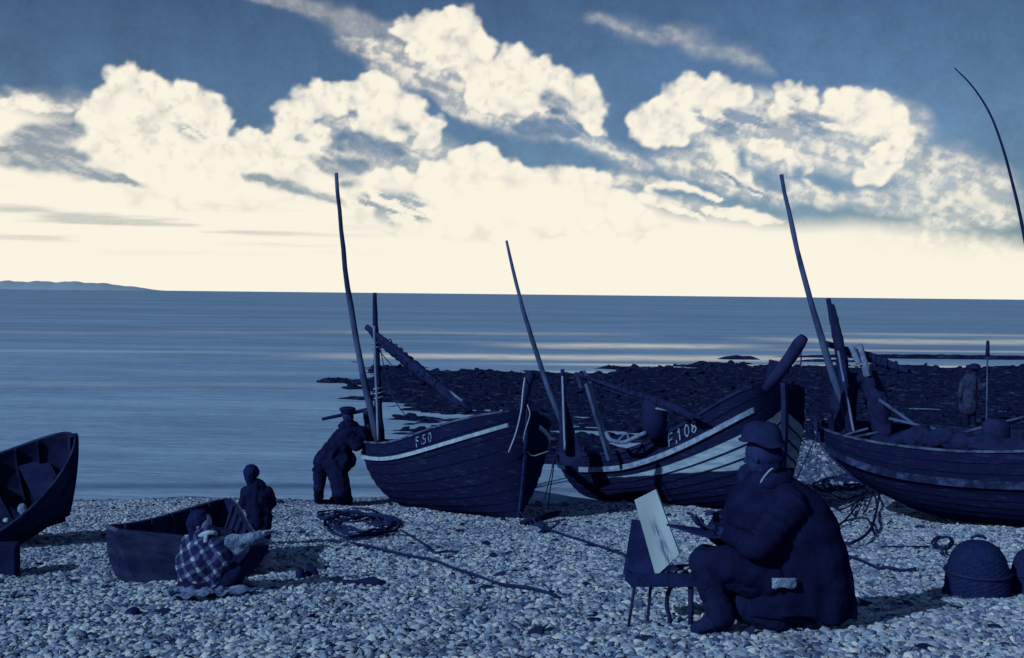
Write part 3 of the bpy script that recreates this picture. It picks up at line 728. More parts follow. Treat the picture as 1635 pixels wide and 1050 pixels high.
# ---- boat F.50
P1=dict(L=3.961,B=2.038,H=1.053,ub=0.46,us=0.086,kr=0.335,rs=0.096,rb=0.034,head=-0.967,trim=0.122,heel=-0.112,pos=[-2.045,17.852,-0.069],full=1.1,pw=3.549,qw=0.586,pb=1.598,m=0.4)
b1=thing('fishing_boat',P1['pos'],'dark clinker fishing boat numbered F.50 with one thin white stripe','fishing boat',GR,poseR(P1))
planking(P1,'planking',b1,[m_pl0,m_in],pick=lambda k,sd,s:0)
stem(P1,b1,m_hull,th=0.028,proud=0.03); keel(P1,b1,m_wood); stem(P1,b1,m_wood,end=0)
rail(P1,'rub_rail',b1,m_pale,0.885,0.035,0.055,0.012)
rail(P1,'gunwale',b1,m_dimrail,1.0,0.035,0.03,-0.012)
ribs(P1,b1,m_in,[.2,.32,.44,.56,.68,.8])
for s in (0.22,0.45,0.66): thwart(P1,b1,m_wood,s)
floorboards(P1,b1,m_in,.2,.8)
lettering(P1,b1,'F.50',0.67,0.125,0.97,sw=0.018,spread=0.95)
# ---- boat F.108
P2=dict(L=4.437,B=2.294,H=1.014,ub=0.875,us=0.13,kr=0.217,rs=0.08,rb=0.068,head=-0.838,trim=0.178,heel=-0.082,pos=[1.416,19.484,-0.455],full=1.1,pw=4.0,qw=0.24,pb=1.691,m=0.4)
b2=thing('fishing_boat',P2['pos'],'fishing boat numbered F.108 with broad stripe and pale lower bow planks','fishing boat',GR,poseR(P2))
m_pl2=strake_mat('boat_planks_pale_bow',0.61,NAVY,NAVY2,(0.23,0.34,0.47),(0.12,0.20,0.33),(0.007,0.013,0.070))
planking(P2,'planking',b2,[m_pl0,m_in,m_pl2],nst=12,pick=lambda k,sd,s:2 if (3<=k<=8 and s>0.34) else 0,step=0.02)
stem(P2,b2,m_wood,th=0.065); keel(P2,b2,m_wood); stem(P2,b2,m_wood,end=0)
rail(P2,'rub_rail',b2,m_palew,0.875,0.04,0.085,0.014,gap=(0.13,0.22))
rail(P2,'gunwale',b2,m_wood,1.0,0.045,0.05,-0.012)
ribs(P2,b2,m_in,[.2,.32,.44,.56,.68,.8])
for s in (0.2,0.42,0.64): thwart(P2,b2,m_wood,s)
floorboards(P2,b2,m_in,.2,.8)
lettering(P2,b2,'F.108',0.685,0.17,0.975,sw=0.022)
# ---- right hand boat
P3=dict(L=5.943,B=2.277,H=1.101,ub=0.463,us=0.129,kr=0.337,rs=0.121,rb=0.035,head=-0.706,trim=0.034,heel=0.018,pos=[4.755,16.223,0.422],full=1.1,pw=2.736,qw=0.604,pb=1.518,m=0.4)
b3=thing('fishing_boat',P3['pos'],'large dark fishing boat with dull faded stripe, cut off by the right edge','fishing boat',GR,poseR(P3))
planking(P3,'planking',b3,[m_pl0,m_in],nst=12,pick=lambda k,sd,s:0)
stem(P3,b3,m_wood); keel(P3,b3,m_wood); stem(P3,b3,m_wood,end=0)
rail(P3,'rub_rail',b3,m_dim3,0.80,0.03,0.10,0.014)
rail(P3,'gunwale',b3,m_dimrail,1.0,0.04,0.03,-0.012)
ribs(P3,b3,m_in,[.2,.32,.44,.56,.68,.8])
for s in (0.2,0.36,0.52,0.68): thwart(P3,b3,m_wood,s)
floorboards(P3,b3,m_in,.2,.8)
# ---- dinghy with transom behind the plaid child
P5=dict(L=2.66,B=1.49,H=0.47,ub=0.397,us=-0.066,kr=0.102,rs=-0.161,rb=0.222,head=1.614,trim=-0.107,heel=0.10,pos=[-2.742,7.78,1.13],full=1.1,pw=0.461,qw=0.639,pb=1.335,m=0.4)
S5=0.42
def transom(P,root,m,s0,name='transom'):
    T=np.linspace(0,1,12); A_=[hull(P,s0,t,1,0.0) for t in T[::-1]]+[hull(P,s0,t,-1,0.0) for t in T[1:]]
    n=len(A_); g=G(); back=[p+np.array([-0.02,0,0]) for p in A_]; fr=[p+np.array([0.03,0,0]) for p in A_]
    g.add(back+fr,[tuple(range(n))[::-1],tuple(range(n,2*n))]+[(i,(i+1)%n,n+(i+1)%n,n+i) for i in range(n)])
    return g.obj(name,m,root,True,False)
m_dg=mat('dinghy_planks',(0.008,0.014,0.065),(0.022,0.040,0.12),0.8,0.12,2.5,0.5,30,(1,1,3))
b5=thing('dinghy',P5['pos'],'small dark open dinghy with a flat stern behind the child in plaid','boat',None,poseR(P5))
planking(P5,'planking',b5,[m_dg,m_in],nst=7,s0=S5,pick=lambda k,sd,s:0,step=0.012,ns=40)
transom(P5,b5,m_dg,S5); stem(P5,b5,m_wood,th=0.03,proud=0.03)
rail(P5,'gunwale',b5,m_dimrail,1.0,0.03,0.03,-0.012,s0=S5,s1=0.99)
ribs(P5,b5,m_in,[.5,.6,.7,.8,.9])
for s in (0.56,0.78): thwart(P5,b5,m_in,s,w=0.16,t=0.8)
# ---- open boat cut by the left edge
P4=dict(L=2.593,B=1.224,H=0.595,ub=0.9,us=-0.039,kr=0.099,rs=0.274,rb=0.064,head=0.625,trim=0.222,heel=0.552,pos=[-6.916,10.521,0.479],full=1.1,pw=1.841,qw=0.565,pb=2.441,m=0.4)
b4=thing('rowing_boat',P4['pos'],'open rowing boat tipped to show its inside, cut off by the left edge','boat',None,poseR(P4))
planking(P4,'planking',b4,[m_dg,m_in],nst=8,pick=lambda k,sd,s:0,step=0.014)
stem(P4,b4,m_wood,th=0.035,proud=0.035); keel(P4,b4,m_wood)
rail(P4,'gunwale',b4,m_linend,1.012,0.075,0.045,-0.04,s1=0.995)
ribs(P4,b4,m_in,[.3,.4,.5,.6,.7,.8,.88])
for s in (0.45,0.66): thwart(P4,b4,m_in,s,w=0.18,t=0.75)
thwart(P4,b4,m_wood,0.86,w=0.3,t=0.8,name='bow_seat')

# ---- rig and gear.  W(px,py,Y): a point at distance Y
W_=at
def mast(b,top,foot,Y0,Y1,r0,r1,m,name='mast',bend=0,seed=1):
    return spar(name,W_(foot[0],foot[1],Y1),W_(top[0],top[1],Y0),r0,r1,m,b,bend,seed=seed)
# F.50
mast(b1,(537,276),(603,705),17.3,16.9,0.062,0.030,m_spar,'mast',-0.10,1)
mast(b1,(598,467),(606,702),17.1,17.0,0.075,0.035,m_wood,'mizzen_mast',0.0,2)
spar('mast_highlight',W_(597,520,16.93),W_(604,703,16.85),0.022,0.02,m_sparp,b1,seed=5)  # pale strip beside the mizzen, standing in for its bright lit edge
spar('pump_handle',W_(584,655,17.2),W_(590,700,17.0),0.05,0.06,m_wood,b1)
sp=thing('lowered_yard',W_(600,560,17),'dark yard with rolled sail slanting down from the mast of boat F.50','yard','lowered yards with rolled sails')
spar('yard',W_(586,522,17.1),W_(752,655,15.6),0.05,0.035,m_wood,sp,seed=3)
g=G(); pts=[W_(590,528,17.1),W_(625,556,16.8),W_(665,588,16.4),W_(705,622,16.0),W_(735,648,15.7)]
g.tube(curve(pts,6),list(np.interp(np.linspace(0,1,25),[0,.1,.5,.85,1],[.04,.075,.09,.065,.03])),10); g.skin('furled_sail',m_sail,sp,0.02,1,0.05,0.12)
spar('boom',W_(603,542,17.1),W_(738,640,15.7),0.028,0.022,m_sparp,sp,seed=9)
# small lines of the rig
rope('halyard',[W_(590,530,17.1),W_(606,560,17),W_(632,590,16.7)],0.009,m_rope,parent=b1)
rope('shroud',[W_(600,520,17.1),W_(622,620,16.7),W_(650,668,16.3)],0.008,m_rope,parent=b1)
# stem-head post of F.50
g=G(); g.tube([W_(831,668,15.0),W_(836,640,15.0),W_(842,615,14.95),W_(847,600,14.9),W_(849,594,14.9)],[.055,.058,.062,.066,.05],12); g.obj('stem_head_post',m_wood); attach(bpy.data.objects['stem_head_post'],b1)
rope('bow_rope',[W_(838,603,14.85),W_(835,625,14.75),W_(832,655,14.65),W_(824,690,14.6),W_(812,722,14.6)],0.011,m_ropep,'pale rope hanging straight down from the stem post of boat F.50','rope')
rope('hanging_rope',[W_(842,646,14.9),W_(846,662,14.8),W_(838,690,14.8),W_(836,712,14.8),W_(850,727,14.85),W_(864,724,14.9),W_(876,720,15.0)],0.008,m_ropep,'thin looped rope across the right bow of boat F.50','rope')
rope('hanging_rope',[W_(781,682,15.0),W_(788,690,14.95),W_(795,708,14.9),W_(806,725,14.8)],0.010,m_ropep,'short pale rope end hanging on the left bow planks of boat F.50','rope')
# F.108
mast(b2,(809,384),(910,705),18.0,17.6,0.055,0.024,m_spar,'mast',-0.10,4)
mast(b2,(898,589),(902,722),17.4,17.3,0.06,0.035,m_wood,'mizzen_mast',0,6)
spar('mast_highlight',W_(898,600,17.28),W_(902,718,17.2),0.016,0.02,m_sparp,b2,seed=7)  # lit edge of the short mast, modelled as a thin pale strip
g=G(); g.add([W_(893,655,17.45),W_(904,640,17.45),W_(934,745,17.3),W_(893,742,17.4),W_(893,655,17.5),W_(904,640,17.5),W_(934,745,17.36),W_(893,742,17.46)],[(0,1,2,3),(7,6,5,4),(0,4,5,1),(1,5,6,2),(2,6,7,3),(3,7,4,0)])
g.obj('rudder_blade',m_wood,b2,False,False); 
sp=thing('lowered_yard',W_(925,600,17.5),'dark yard with rolled sail lying from a forked post along boat F.108','yard','lowered yards with rolled sails')
spar('yard',W_(922,597,17.6),W_(1120,668,16.0),0.035,0.03,m_wood,sp,seed=13)
g=G(); pts=[W_(930,602,17.6),W_(975,615,17.2),W_(1020,630,16.8),W_(1070,648,16.4),W_(1110,668,16.1)]
g.tube(curve(pts,6),list(np.interp(np.linspace(0,1,25),[0,.1,.5,.85,1],[.03,.05,.06,.07,.05])),10); g.skin('furled_sail',m_sail,sp,0.02,1,0.04,0.12)
spar('boom',W_(940,612,17.5),W_(1065,652,16.4),0.018,0.014,m_wood,sp,seed=15)
g=G(); g.beam(W_(938,612,17.55),W_(975,735,17.2),0.11,0.06); g.beam(W_(927,620,17.6),W_(919,594,17.6),0.06,0.05); g.beam(W_(946,615,17.5),W_(932,592,17.5),0.07,0.05)
g.obj('forked_spar_post',m_spar,b2,False,False)
spar('wooden_pole',W_(1038,650,16.6),W_(1098,660,16.4),0.02,0.02,m_sparp,seed=17); tag(bpy.data.objects['wooden_pole'],'short pale pole lying on the gunwale above the number F.108','pole')
# curved knee / anchor lying on thwart
g=G(); g.tube(curve([W_(968,690,17),W_(975,702,16.9),W_(995,706,16.8),W_(1010,700,16.7),W_(1032,690,16.6)],6),.035,8); g.tube(curve([W_(985,705,16.9),W_(1000,692,16.8),W_(1004,702,16.8)],5),.02,6)
o=g.obj('crooked_timber',m_linend); tag(o,'crooked grey timber lying across the inside of boat F.108 near the forked post','timber')
g=G(); c=W_(1045,655,16.75); g.tube([c+V3(0,0,-.42),c+V3(0,0,-.15),c+V3(0,0,.16),c+V3(0,0,.24)],[.17,.2,.2,.13],16); cap_=g.obj('wooden_tub',m_wick); tag(cap_,'dark round tub standing inside boat F.108 under its yard','tub')
# stem-head / bowsprit of F.108
g=G(); g.tube([W_(1222,622,14.75),W_(1240,600,14.7),W_(1262,570,14.6),W_(1276,548,14.55),W_(1284,538,14.5)],[.07,.085,.088,.09,.065],12)
o=g.obj('bowsprit',m_wood); attach(o,b2)
g=G(); g.beam(W_(1228,612,14.9),W_(1236,575,14.9),0.16,0.1); g.obj('bitt_post',m_wood,b2,False,False)
rope('forestay',[W_(1278,552,14.55),W_(1279,575,14.5),W_(1276,600,14.5)],.010,m_rope,parent=b2)
rope('bow_line',[W_(1309,690,14.3),W_(1296,712,14.2),W_(1282,742,14.1),W_(1272,765,14.0)],.010,m_rope,'dark mooring line slanting from the right boat down beside the bow of F.108','rope')
rope('stern_line',[W_(884,730,16.9),W_(880,755,16.8),W_(871,790,16.6),W_(866,812,16.5)],.009,m_ropep,'thin line hanging between the two numbered boats, nearer F.50','rope')
rope('stern_line',[W_(885,735,16.9),W_(882,760,16.8),W_(878,785,16.6),W_(875,812,16.5)],.009,m_rope,'thin dark line hanging between the two numbered boats, nearer F.108','rope')
# right boat
mast(b3,(1247,278),(1362,694),15.6,15.7,0.062,0.028,m_spar,'mast',-0.08,21)
mast(b3,(1322,476),(1352,640),15.8,15.7,0.05,0.035,m_wood,'mizzen_mast',0,22)
g=G(); g.tube([W_(1330,484,15.7),W_(1338,530,15.7),W_(1345,580,15.7),W_(1352,640,15.6),W_(1360,690,15.6)],[.02,.055,.09,.08,.05],10); g.skin('furled_mizzen_sail',m_sail,b3,0.018,1,0.03,0.1)
spar('mast_highlight',W_(1338,560,15.45),W_(1364,692,15.4),0.016,0.018,m_sparp,b3,seed=23)  # bright line down this mast, put in as a pale strip
sp=thing('lowered_yard',W_(1345,560,16),'dark yard with rolled sail lying back from the mast of the right hand boat','yard','lowered yards with rolled sails')
spar('yard',W_(1318,548,16.0),W_(1470,598,15.4),0.045,0.035,m_wood,sp,seed=25)
g=G(); g.tube(curve([W_(1344,557,15.9),W_(1375,566,15.8),W_(1410,578,15.6),W_(1450,594,15.4)],6),list(np.interp(np.linspace(0,1,19),[0,.2,.6,1],[.05,.075,.075,.04])),10); g.skin('furled_sail',m_sail,sp,0.02,1,0.04,0.12)
spar('spar_end',W_(1360,553,15.5),W_(1371,580,15.5),0.045,0.045,m_sparp,sp,seed=26)
spar('spar_end',W_(1371,550,15.6),W_(1388,600,15.4),0.05,0.045,m_linend,sp,seed=27)
g=G(); g.beam(W_(1380,585,15.35),W_(1384,600,15.35),0.09,0.06); g.obj('block',m_sparp,sp,False,False)
g=G(); g.tube([W_(1348,690,15.9),W_(1345,640,15.9),W_(1358,608,15.9),W_(1388,604,15.9),W_(1400,640,15.7),W_(1412,700,15.6)],[.16,.2,.16,.17,.17,.14],10); o=g.skin('net_heap',m_sail,None,0.03,2,0.09,0.16); tag(o,'dark heap of nets piled inside the right hand boat beside its mast','nets')
spar('wooden_oar',W_(1404,638,15.4),W_(1472,686,14.9),0.026,0.022,m_spar,seed=31); tag(bpy.data.objects['wooden_oar'],'pale grey oar slanting down inside the right hand boat','oar')
spar('loose_plank',W_(1352,700,15.2),W_(1402,690,15.1),0.022,0.022,m_spar,seed=32); tag(bpy.data.objects['loose_plank'],'short grey plank lying at the stern of the right hand boat, nearer one','plank')
spar('loose_plank',W_(1350,694,15.35),W_(1386,684,15.3),0.018,0.018,m_spar,seed=33); tag(bpy.data.objects['loose_plank.001'],'short thin grey plank lying at the stern of the right hand boat, farther one','plank')
# bent withy spar at right edge, standing on the far shingle
fo=ongr(1668,760); Yp=fo[1]
pts=[W_(1524,108,Yp),W_(1553,138,Yp),W_(1580,180,Yp),W_(1600,232,Yp),W_(1616,290,Yp),W_(1629,345,Yp),W_(1644,430,Yp),W_(1656,560,Yp),W_(1664,680,Yp),fo-V3(0,0,.2)]
g=G(); c_=curve(pts,6); g.tube(c_,list(np.linspace(0.012,0.05,len(c_))),8); o=g.obj('bent_pole',m_wood); tag(o,'tall thin pole bent over in an arc against the sky at the right edge','pole')

# lashings round the rolled sails
def lashings(parent,pts,r,n):
    c_=curve(pts,8)
    for k in range(n):
        i=int((.2+.62*(k+.5)/n)*(len(c_)-3)); p=c_[i]; t=c_[i+1]-c_[i]; t/=np.linalg.norm(t); x=np.cross(t,(0,0,1)); x/=np.linalg.norm(x); y=np.cross(t,x); q=[]
        for a in np.linspace(0,6*math.pi,37): q.append(p+t*(a/40-.2)+(x*math.cos(a)+y*math.sin(a))*r*(1-.03*k))
        g=G(); g.tube(q,.010,5); g.obj('lashing',m_rope,parent)
ly=[o for o in bpy.data.objects if o.name.startswith('lowered_yard')]
lashings(ly[0],[W_(600,535,17.1),W_(665,588,16.4),W_(735,648,15.7)],.095,5)
lashings(ly[1],[W_(930,602,17.6),W_(1020,630,16.8),W_(1105,666,16.1)],.07,4)
lashings(ly[2],[W_(1344,557,15.9),W_(1410,578,15.6),W_(1450,594,15.4)],.08,3)
for (b,x,y,Y,r) in ((b1,604,640,17.03,.075),(b1,601,560,17.05,.065)):
    p=W_(x,y,Y); g=G(); g.tube([p+V3(math.cos(a)*r,math.sin(a)*r,a*.012) for a in np.linspace(0,6*math.pi,31)],.012,5); g.obj('mast_lashing',m_ropep,b)

# gear heaped inside the right hand boat
g=G()
for k in range(22):
    t=k/21; q=W_(1405+t*235,702-10*math.sin(t*5)-rnd.uniform(0,9),14.9-1.1*t); g.ell(q-V3(0,0,.10),(.14+rnd.uniform(0,.08),.16,.10+rnd.uniform(0,.09)),8)
o=g.skin('net_heap',m_sail,None,.025,1,.10,.09); tag(o,'long low heap of dark nets and sails filling the middle of the right boat','nets')
for i,(a,b,Ya,Yb,r,lb) in enumerate((((1420,668),(1560,700),15.2,14.3,.022,'long thin dark oar lying across the nets in the right boat, nearer the mast'),((1500,700),(1640,664),14.6,14.6,.024,'dark oar leaning up to the right edge inside the right boat'))):
    o=spar('wooden_oar',W_(a[0],a[1],Ya),W_(b[0],b[1],Yb),r,r*.8,m_spar,seed=60+i); tag(o,lb,'oar')
g=G(); q=W_(1590,690,14.2); g.tube([q+V3(0,0,-.2),q+V3(0,0,-.05),q+V3(0,0,.12),q+V3(0,0,.18)],[.15,.18,.17,.10],14); tag(g.obj('wooden_tub',m_wood),'dark wooden tub among the nets at the right edge inside the boat','tub')
coil('rope_coil',0,0,0,0,1,0,None,None,None,0) if False else None
m_sleeve=mat('sleeve_linen',(0.14,0.23,0.37),(0.06,0.10,0.22),0.9,0.1,12,0.8,14)
# ------------------------------------------------------------------ PEOPLE: each body one continuous fused surface, clothes and hair its children
def frame(fwd,up=(0,0,1)):
    f=np.asarray(fwd,float); f=f/np.linalg.norm(f); up=np.asarray(up,float)
    s=np.cross(up,f); s/=np.linalg.norm(s); u=np.cross(f,s); return f,s,u            # forward, left, up
def head_into(g,c,fwd,up,k):
    """skull, jaw, nose, brow, lips, ears added to g. k: head height in metres; c: head centre"""
    f,l,u=frame(fwd,up); ax=(f,l,u)
    g.ell(c+u*.10*k-f*.04*k,(.40*k,.335*k,.40*k),12,ax)
    g.ell(c-u*.18*k+f*.08*k,(.27*k,.255*k,.31*k),12,ax)
    g.cap(c+u*.06*k+f*.33*k,.035*k,c-u*.10*k+f*.415*k,.055*k,8)      # nose
    g.ell(c+u*.115*k+f*.31*k,(.05*k,.20*k,.04*k),8,ax)               # brow
    g.ell(c-u*.235*k+f*.315*k,(.045*k,.10*k,.035*k),8,ax)            # lips
    g.ell(c-u*.40*k+f*.25*k,(.09*k,.10*k,.08*k),8,ax)                # chin
    for s in(1,-1): g.ell(c+l*s*.335*k-f*.02*k-u*.02*k,(.07*k,.035*k,.125*k),8,ax)
def eyes(c,fwd,up,k,parent):
    f,l,u=frame(fwd,up)
    for s in(1,-1):
        g=G(); g.ell(c+l*s*.14*k+f*.315*k+u*.03*k,(.035*k,.06*k,.038*k),8,(f,l,u)); o=g.obj('eye',m_iron,parent)
def hand_into(g,w,d,n,k=1.0,curl=0.6,side=1):
    """w wrist, d hand direction, n palm normal (side the fingers curl towards)"""
    d=np.asarray(d,float)/np.linalg.norm(d); n=np.asarray(n,float); n=n-d*(n@d); n/=np.linalg.norm(n); a=np.cross(d,n)*side
    g.ell(w+d*.045*k,(.055*k,.042*k,.016*k),10,(d,a,n))
    for i,(o,L) in enumerate(((-.030,.070),(-.010,.080),(.010,.075),(.030,.060))):
        p=w+d*.088*k+a*o*k; ang=curl*(0.6+.12*i); pts=[w+d*.05*k+a*o*.8*k,p]; cur=p; dd=d.copy(); th=0
        for seg in (.42,.33,.25):
            th+=ang*.75; dd=d*math.cos(th)+n*math.sin(th); cur=cur+dd*L*seg*k; pts.append(cur)
        g.chain(pts,[.0095*k,.0092*k,.0085*k,.0078*k,.0065*k],8)
    b=w+d*.022*k-a*.030*k; p2=b+(-a*.7+d*.6+n*.25)*.036*k; p3=p2+(d*.8+n*.5-a*.1)*.030*k
    g.chain([b,p2,p3],[.013*k,.011*k,.008*k],8)
def blobs(g,items):
    """items: (px,py,Y, rx,ry(depth),rz) ellipsoids in metres"""
    for (px,py,Y,rx,ry,rz) in items: g.ell(at(px,py,Y),(rx,ry,rz),12)

m_felt=mat('felt',(0.010,0.019,0.095),(0.016,0.028,0.12),0.95,0.05,5,0.25,120)
# ---- the painter on his stool, seen from behind his left shoulder, facing left and out to sea
YP=6.75; S=YP/1700.0
def Q(px,py,dy=0.0): return at(px,py,YP+dy)
PF=V3(-0.86,0.50,0)                       # facing
pt=thing('person',(Q(1240,1000)[0],YP,gr(Q(1240,1000)[0],YP)),'seated painter in a dark coat and soft round hat, back to the camera','person')
g=G(); hc=Q(1212,728,0.0); head_into(g,hc,PF+V3(0,0,-.18),V3(-.08,0.02,1),0.235)
g.chain([Q(1218,745),Q(1236,790)],[.062,.075]); 
g.chain([Q(1240,800),Q(1255,860),Q(1270,925)],[.13,.15,.16])
Ls=Q(1262,803,-.17); Rs=Q(1208,800,.18)
Le=Q(1208,872,-.30); Lw=Q(1150,848,-.22)
Re=Q(1150,850,.28); Rw=Q(1150,826,.14)
g.chain([Q(1240,795),Ls],[.09,.075]); g.chain([Q(1240,795),Rs],[.09,.075])
g.chain([Ls,Le,Lw],[.062,.048,.030]); g.chain([Rs,Re,Rw],[.062,.048,.030])
hand_into(g,Lw,V3(-1,.25,.25),V3(0,.3,1),0.95,.7,1); hand_into(g,Rw,V3(-.6,-.5,.5),V3(-.4,-.3,-1),0.95,.8,-1)
for (s,kn,an,to) in ((-1,Q(1122,898,-.12),Q(1150,988,-.16),Q(1118,1000,-.14)),(1,Q(1128,890,.22),Q(1165,975,.30),Q(1130,985,.34))):
    g.chain([Q(1270,930,s*.10),kn,an],[.095,.065,.045]); g.chain([an,to],[.045,.035])
g.skin('body',m_skind,pt,0.0075,2)
# greatcoat: body of the coat lofted from collar to hem with pleats and a back seam
lv=[(750,1202,1252,.075),(760,1196,1264,.10),(772,1180,1286,.155),(788,1166,1308,.20),(806,1160,1324,.225),(830,1160,1336,.235),(860,1168,1347,.235),(890,1178,1354,.245),(920,1182,1358,.245),(945,1180,1362,.235),(964,1176,1365,.215),(978,1174,1364,.20)]
la=np.array(lv,float); ys2=np.linspace(750,978,60); NS=96; V=[];Fc=[]
AX=[np.interp(ys2,la[:,0],la[:,k]) for k in (1,2,3)]
for i_,yy_ in enumerate(ys2):
    c_=(AX[0][i_]+AX[1][i_])/2; rx_=(AX[1][i_]-AX[0][i_])/2*S; t_=max(0,(yy_-845)/140); t0_=(yy_-750)/228
    for k in range(NS):
        a=2*math.pi*k/NS; q=abs(math.cos(a))**.86*math.copysign(1,math.cos(a)); w=abs(math.sin(a))**.86*math.copysign(1,math.sin(a))
        pl=.040*t_*math.sin(a*11+2*math.sin(a*2)+t_*1.3)+.022*t_*math.sin(a*17+1)+.018*math.sin(a*4+yy_*.05)*math.sin(yy_*.045+a*2)
        # drag folds running from the armpit and across the seated back
        pl+=.020*math.sin((yy_-770)*.14+3.2*a+math.sin(a*3))*math.exp(-((yy_-850)/45)**2)
        if abs(a-4.95)<.10: pl-=.022*(1-abs(a-4.95)/.10)
        base=Q(c_,yy_,0); hem=(.012*math.sin(a*7)+.02*math.sin(a*3+1))*(t0_>.97)
        V.append(base+V3(q*rx_*(1+pl),w*AX[2][i_]*(1+pl),hem))
nr=len(ys2)
for i_ in range(nr-1):
    for k in range(NS): Fc.append((i_*NS+k,(i_+1)*NS+k,(i_+1)*NS+(k+1)%NS,i_*NS+(k+1)%NS))
co_=mesh_obj('greatcoat',V,Fc,m_cloth,pt); sm_=co_.modifiers.new('s','SOLIDIFY'); sm_.thickness=.014; sm_.offset=-1
g=G(); 
for i_ in range(25):
    a=2*math.pi*i_/24; 
cp=[Q(1227,764,0)+V3(.125*math.cos(a),.12*math.sin(a),.012*math.sin(a+2)) for a in np.linspace(-2.6,2.2,22)]
V=[];Fc=[]
for q in cp:
    d=(q-Q(1227,764,0)); d[2]=0; d/=np.linalg.norm(d)
    for (o_,z_) in ((-.012,.045),(.012,.05),(.045,-.035),(.025,-.04)): V.append(q+d*o_+V3(0,0,z_))
for i_ in range(len(cp)-1):
    for k in range(4): Fc.append((4*i_+k,4*i_+(k+1)%4,4*i_+4+(k+1)%4,4*i_+4+k))
g.add(V,Fc); g.obj('coat_collar',m_cloth2,pt)
def sleeve(a,b,c,ra,rb,rc,seed):
    pts=curve([a,lerp(a,b,.5),b,lerp(b,c,.5),c],9); n=len(pts); rs=[]
    for i_ in range(n):
        t=i_/(n-1); r_2=np.interp(t,[0,.5,1],[ra,rb,rc]); fold=.10*abs(math.sin(i_*1.15+seed))*math.exp(-((t-.5)/.22)**2)+.05*math.sin(i_*2.1+seed); rs.append(r_2*(1+fold))
    g=G(); g.tube(pts,rs,18); return g.obj('sleeve',m_cloth,pt)
sleeve(Ls+V3(.03,.02,.0),Le,Lw+V3(.02,0,0),.115,.082,.056,0); sleeve(Rs,Re,Rw+V3(.01,0,0),.11,.085,.056,2)
g=G(); g.chain([Q(1255,800,-.14),Ls],[.12,.10]); g.chain([Q(1215,795,.14),Rs],[.12,.10]); g.chain([Q(1190,800,.05),Q(1172,838,.10)],[.12,.10]); g.skin('cape',m_cloth,pt,.011,6)
# lap and hanging skirt front of the coat
g=G(); g.chain([Q(1230,915,-.1),Q(1165,900,-.14),Q(1126,899,-.12)],[.16,.125,.095]); g.chain([Q(1230,915,.15),Q(1128,893,.22)],[.16,.10]); g.chain([Q(1126,903,-.12),Q(1138,945,-.14)],[.092,.085])
folds(g.skin('coat_lap',m_cloth,pt,.011,10),Q(1180,905)[:2],gr(0,YP)+.1,gr(0,YP)+.6,9,.003,.010,6)
g=G(); g.chain([Q(1136,920,-.12),Q(1156,985,-.15)],[.085,.07]); g.chain([Q(1136,905,.2),Q(1168,972,.3)],[.08,.07]); g.chain([Q(1175,965,-.05),Q(1235,982,-.05),Q(1285,978,0)],[.09,.12,.07])
g.chain([Q(1200,925,-.1),Q(1122,898,-.12),Q(1150,985,-.155)],[.12,.092,.078]); g.chain([Q(1200,915,.15),Q(1128,890,.22),Q(1166,973,.30)],[.12,.09,.075])
g.skin('trousers',m_cloth2,pt,0.011,2,0.02,0.1)
for (a,b) in ((Q(1152,987,-.16),Q(1112,1003,-.13)),(Q(1167,976,.30),Q(1130,988,.34))):
    g=G(); g.chain([a,lerp(a,b,.45),b],[.052,.05,.042]); g.chain([a+V3(0,0,.05),a],[.05,.055]); g.skin('boot',m_wick,pt,0.009,2)
# soft felt hat: tall rounded crown and drooping brim
g=G(); hc2=Q(1217,694,0); n=28; V=[];Fc=[]
prof=[(.005,.088),(.05,.084),(.088,.066),(.112,.036),(.122,.0),(.126,-.028),(.130,-.032),(.142,-.040),(.146,-.048),(.130,-.050),(.112,-.042),(.105,-.02)]
for i,(r,z) in enumerate(prof):
    for k in range(n):
        a=2*math.pi*k/n; wv=.016*math.sin(2*a+.6)*(r/.15)**3+.008*math.sin(5*a)*(r/.15)**3-(.008*math.exp(-((r*math.cos(a)-.01)/.04)**2) if z>.03 else 0); r=r*(1+.012*math.sin(3*a+z*30)); V.append(hc2+V3(r*math.cos(a)*1.03,r*math.sin(a)*1.1,z*1.05+wv-.05*r*math.cos(a)))
for i in range(len(prof)-1):
    for k in range(n): Fc.append((i*n+k,(i+1)*n+k,(i+1)*n+(k+1)%n,i*n+(k+1)%n))
Fc.append(tuple(range(n))); g.add(V,Fc); ht=g.obj('felt_hat',m_felt,pt)
g=G(); g.ell(Q(1228,742,.0),(.088,.09,.075),12); g.ell(Q(1228,728,.0),(.10,.10,.08),12); g.skin('hair',m_hair,pt,0.01,2,.015,.03)
g=G(); g.ell(Q(1188,762,.05),(.05,.05,.07),10); g.chain([Q(1192,752,.05),Q(1182,780,.06)],[.05,.025]); g.skin('beard',m_hair,pt,0.009,2,.02,.03)
g=G(); g.tube(curve([Q(1214,771,-.125),Q(1221,760,-.13),Q(1230,750,-.125),Q(1234,748,-.12)],5),.006,6); g.obj('pale_neck_curve',m_ropep,pt)  # thin pale curve at the side of the neck
g=G(); a=Q(1233,925,-.30); 
V=[];nx_,nz_=9,5
for j in range(nz_):
    for i in range(nx_):
        V.append(Q(1233+39*i/8,923+(16+2*math.sin(i*1.3))*j/4,-.302+.006*math.sin(i*1.7+j)+.0))
back=[v+V3(0,.012,0) for v in V]; nn=nx_*nz_
Fc=[(j*nx_+i,j*nx_+i+1,(j+1)*nx_+i+1,(j+1)*nx_+i) for j in range(nz_-1) for i in range(nx_-1)]; Fc+= [tuple(x+nn for x in q[::-1]) for q in Fc]
edge=[i for i in range(nx_)]+[j*nx_+nx_-1 for j in range(1,nz_)]+[(nz_-1)*nx_+i for i in range(nx_-2,-1,-1)]+[j*nx_ for j in range(nz_-2,0,-1)]
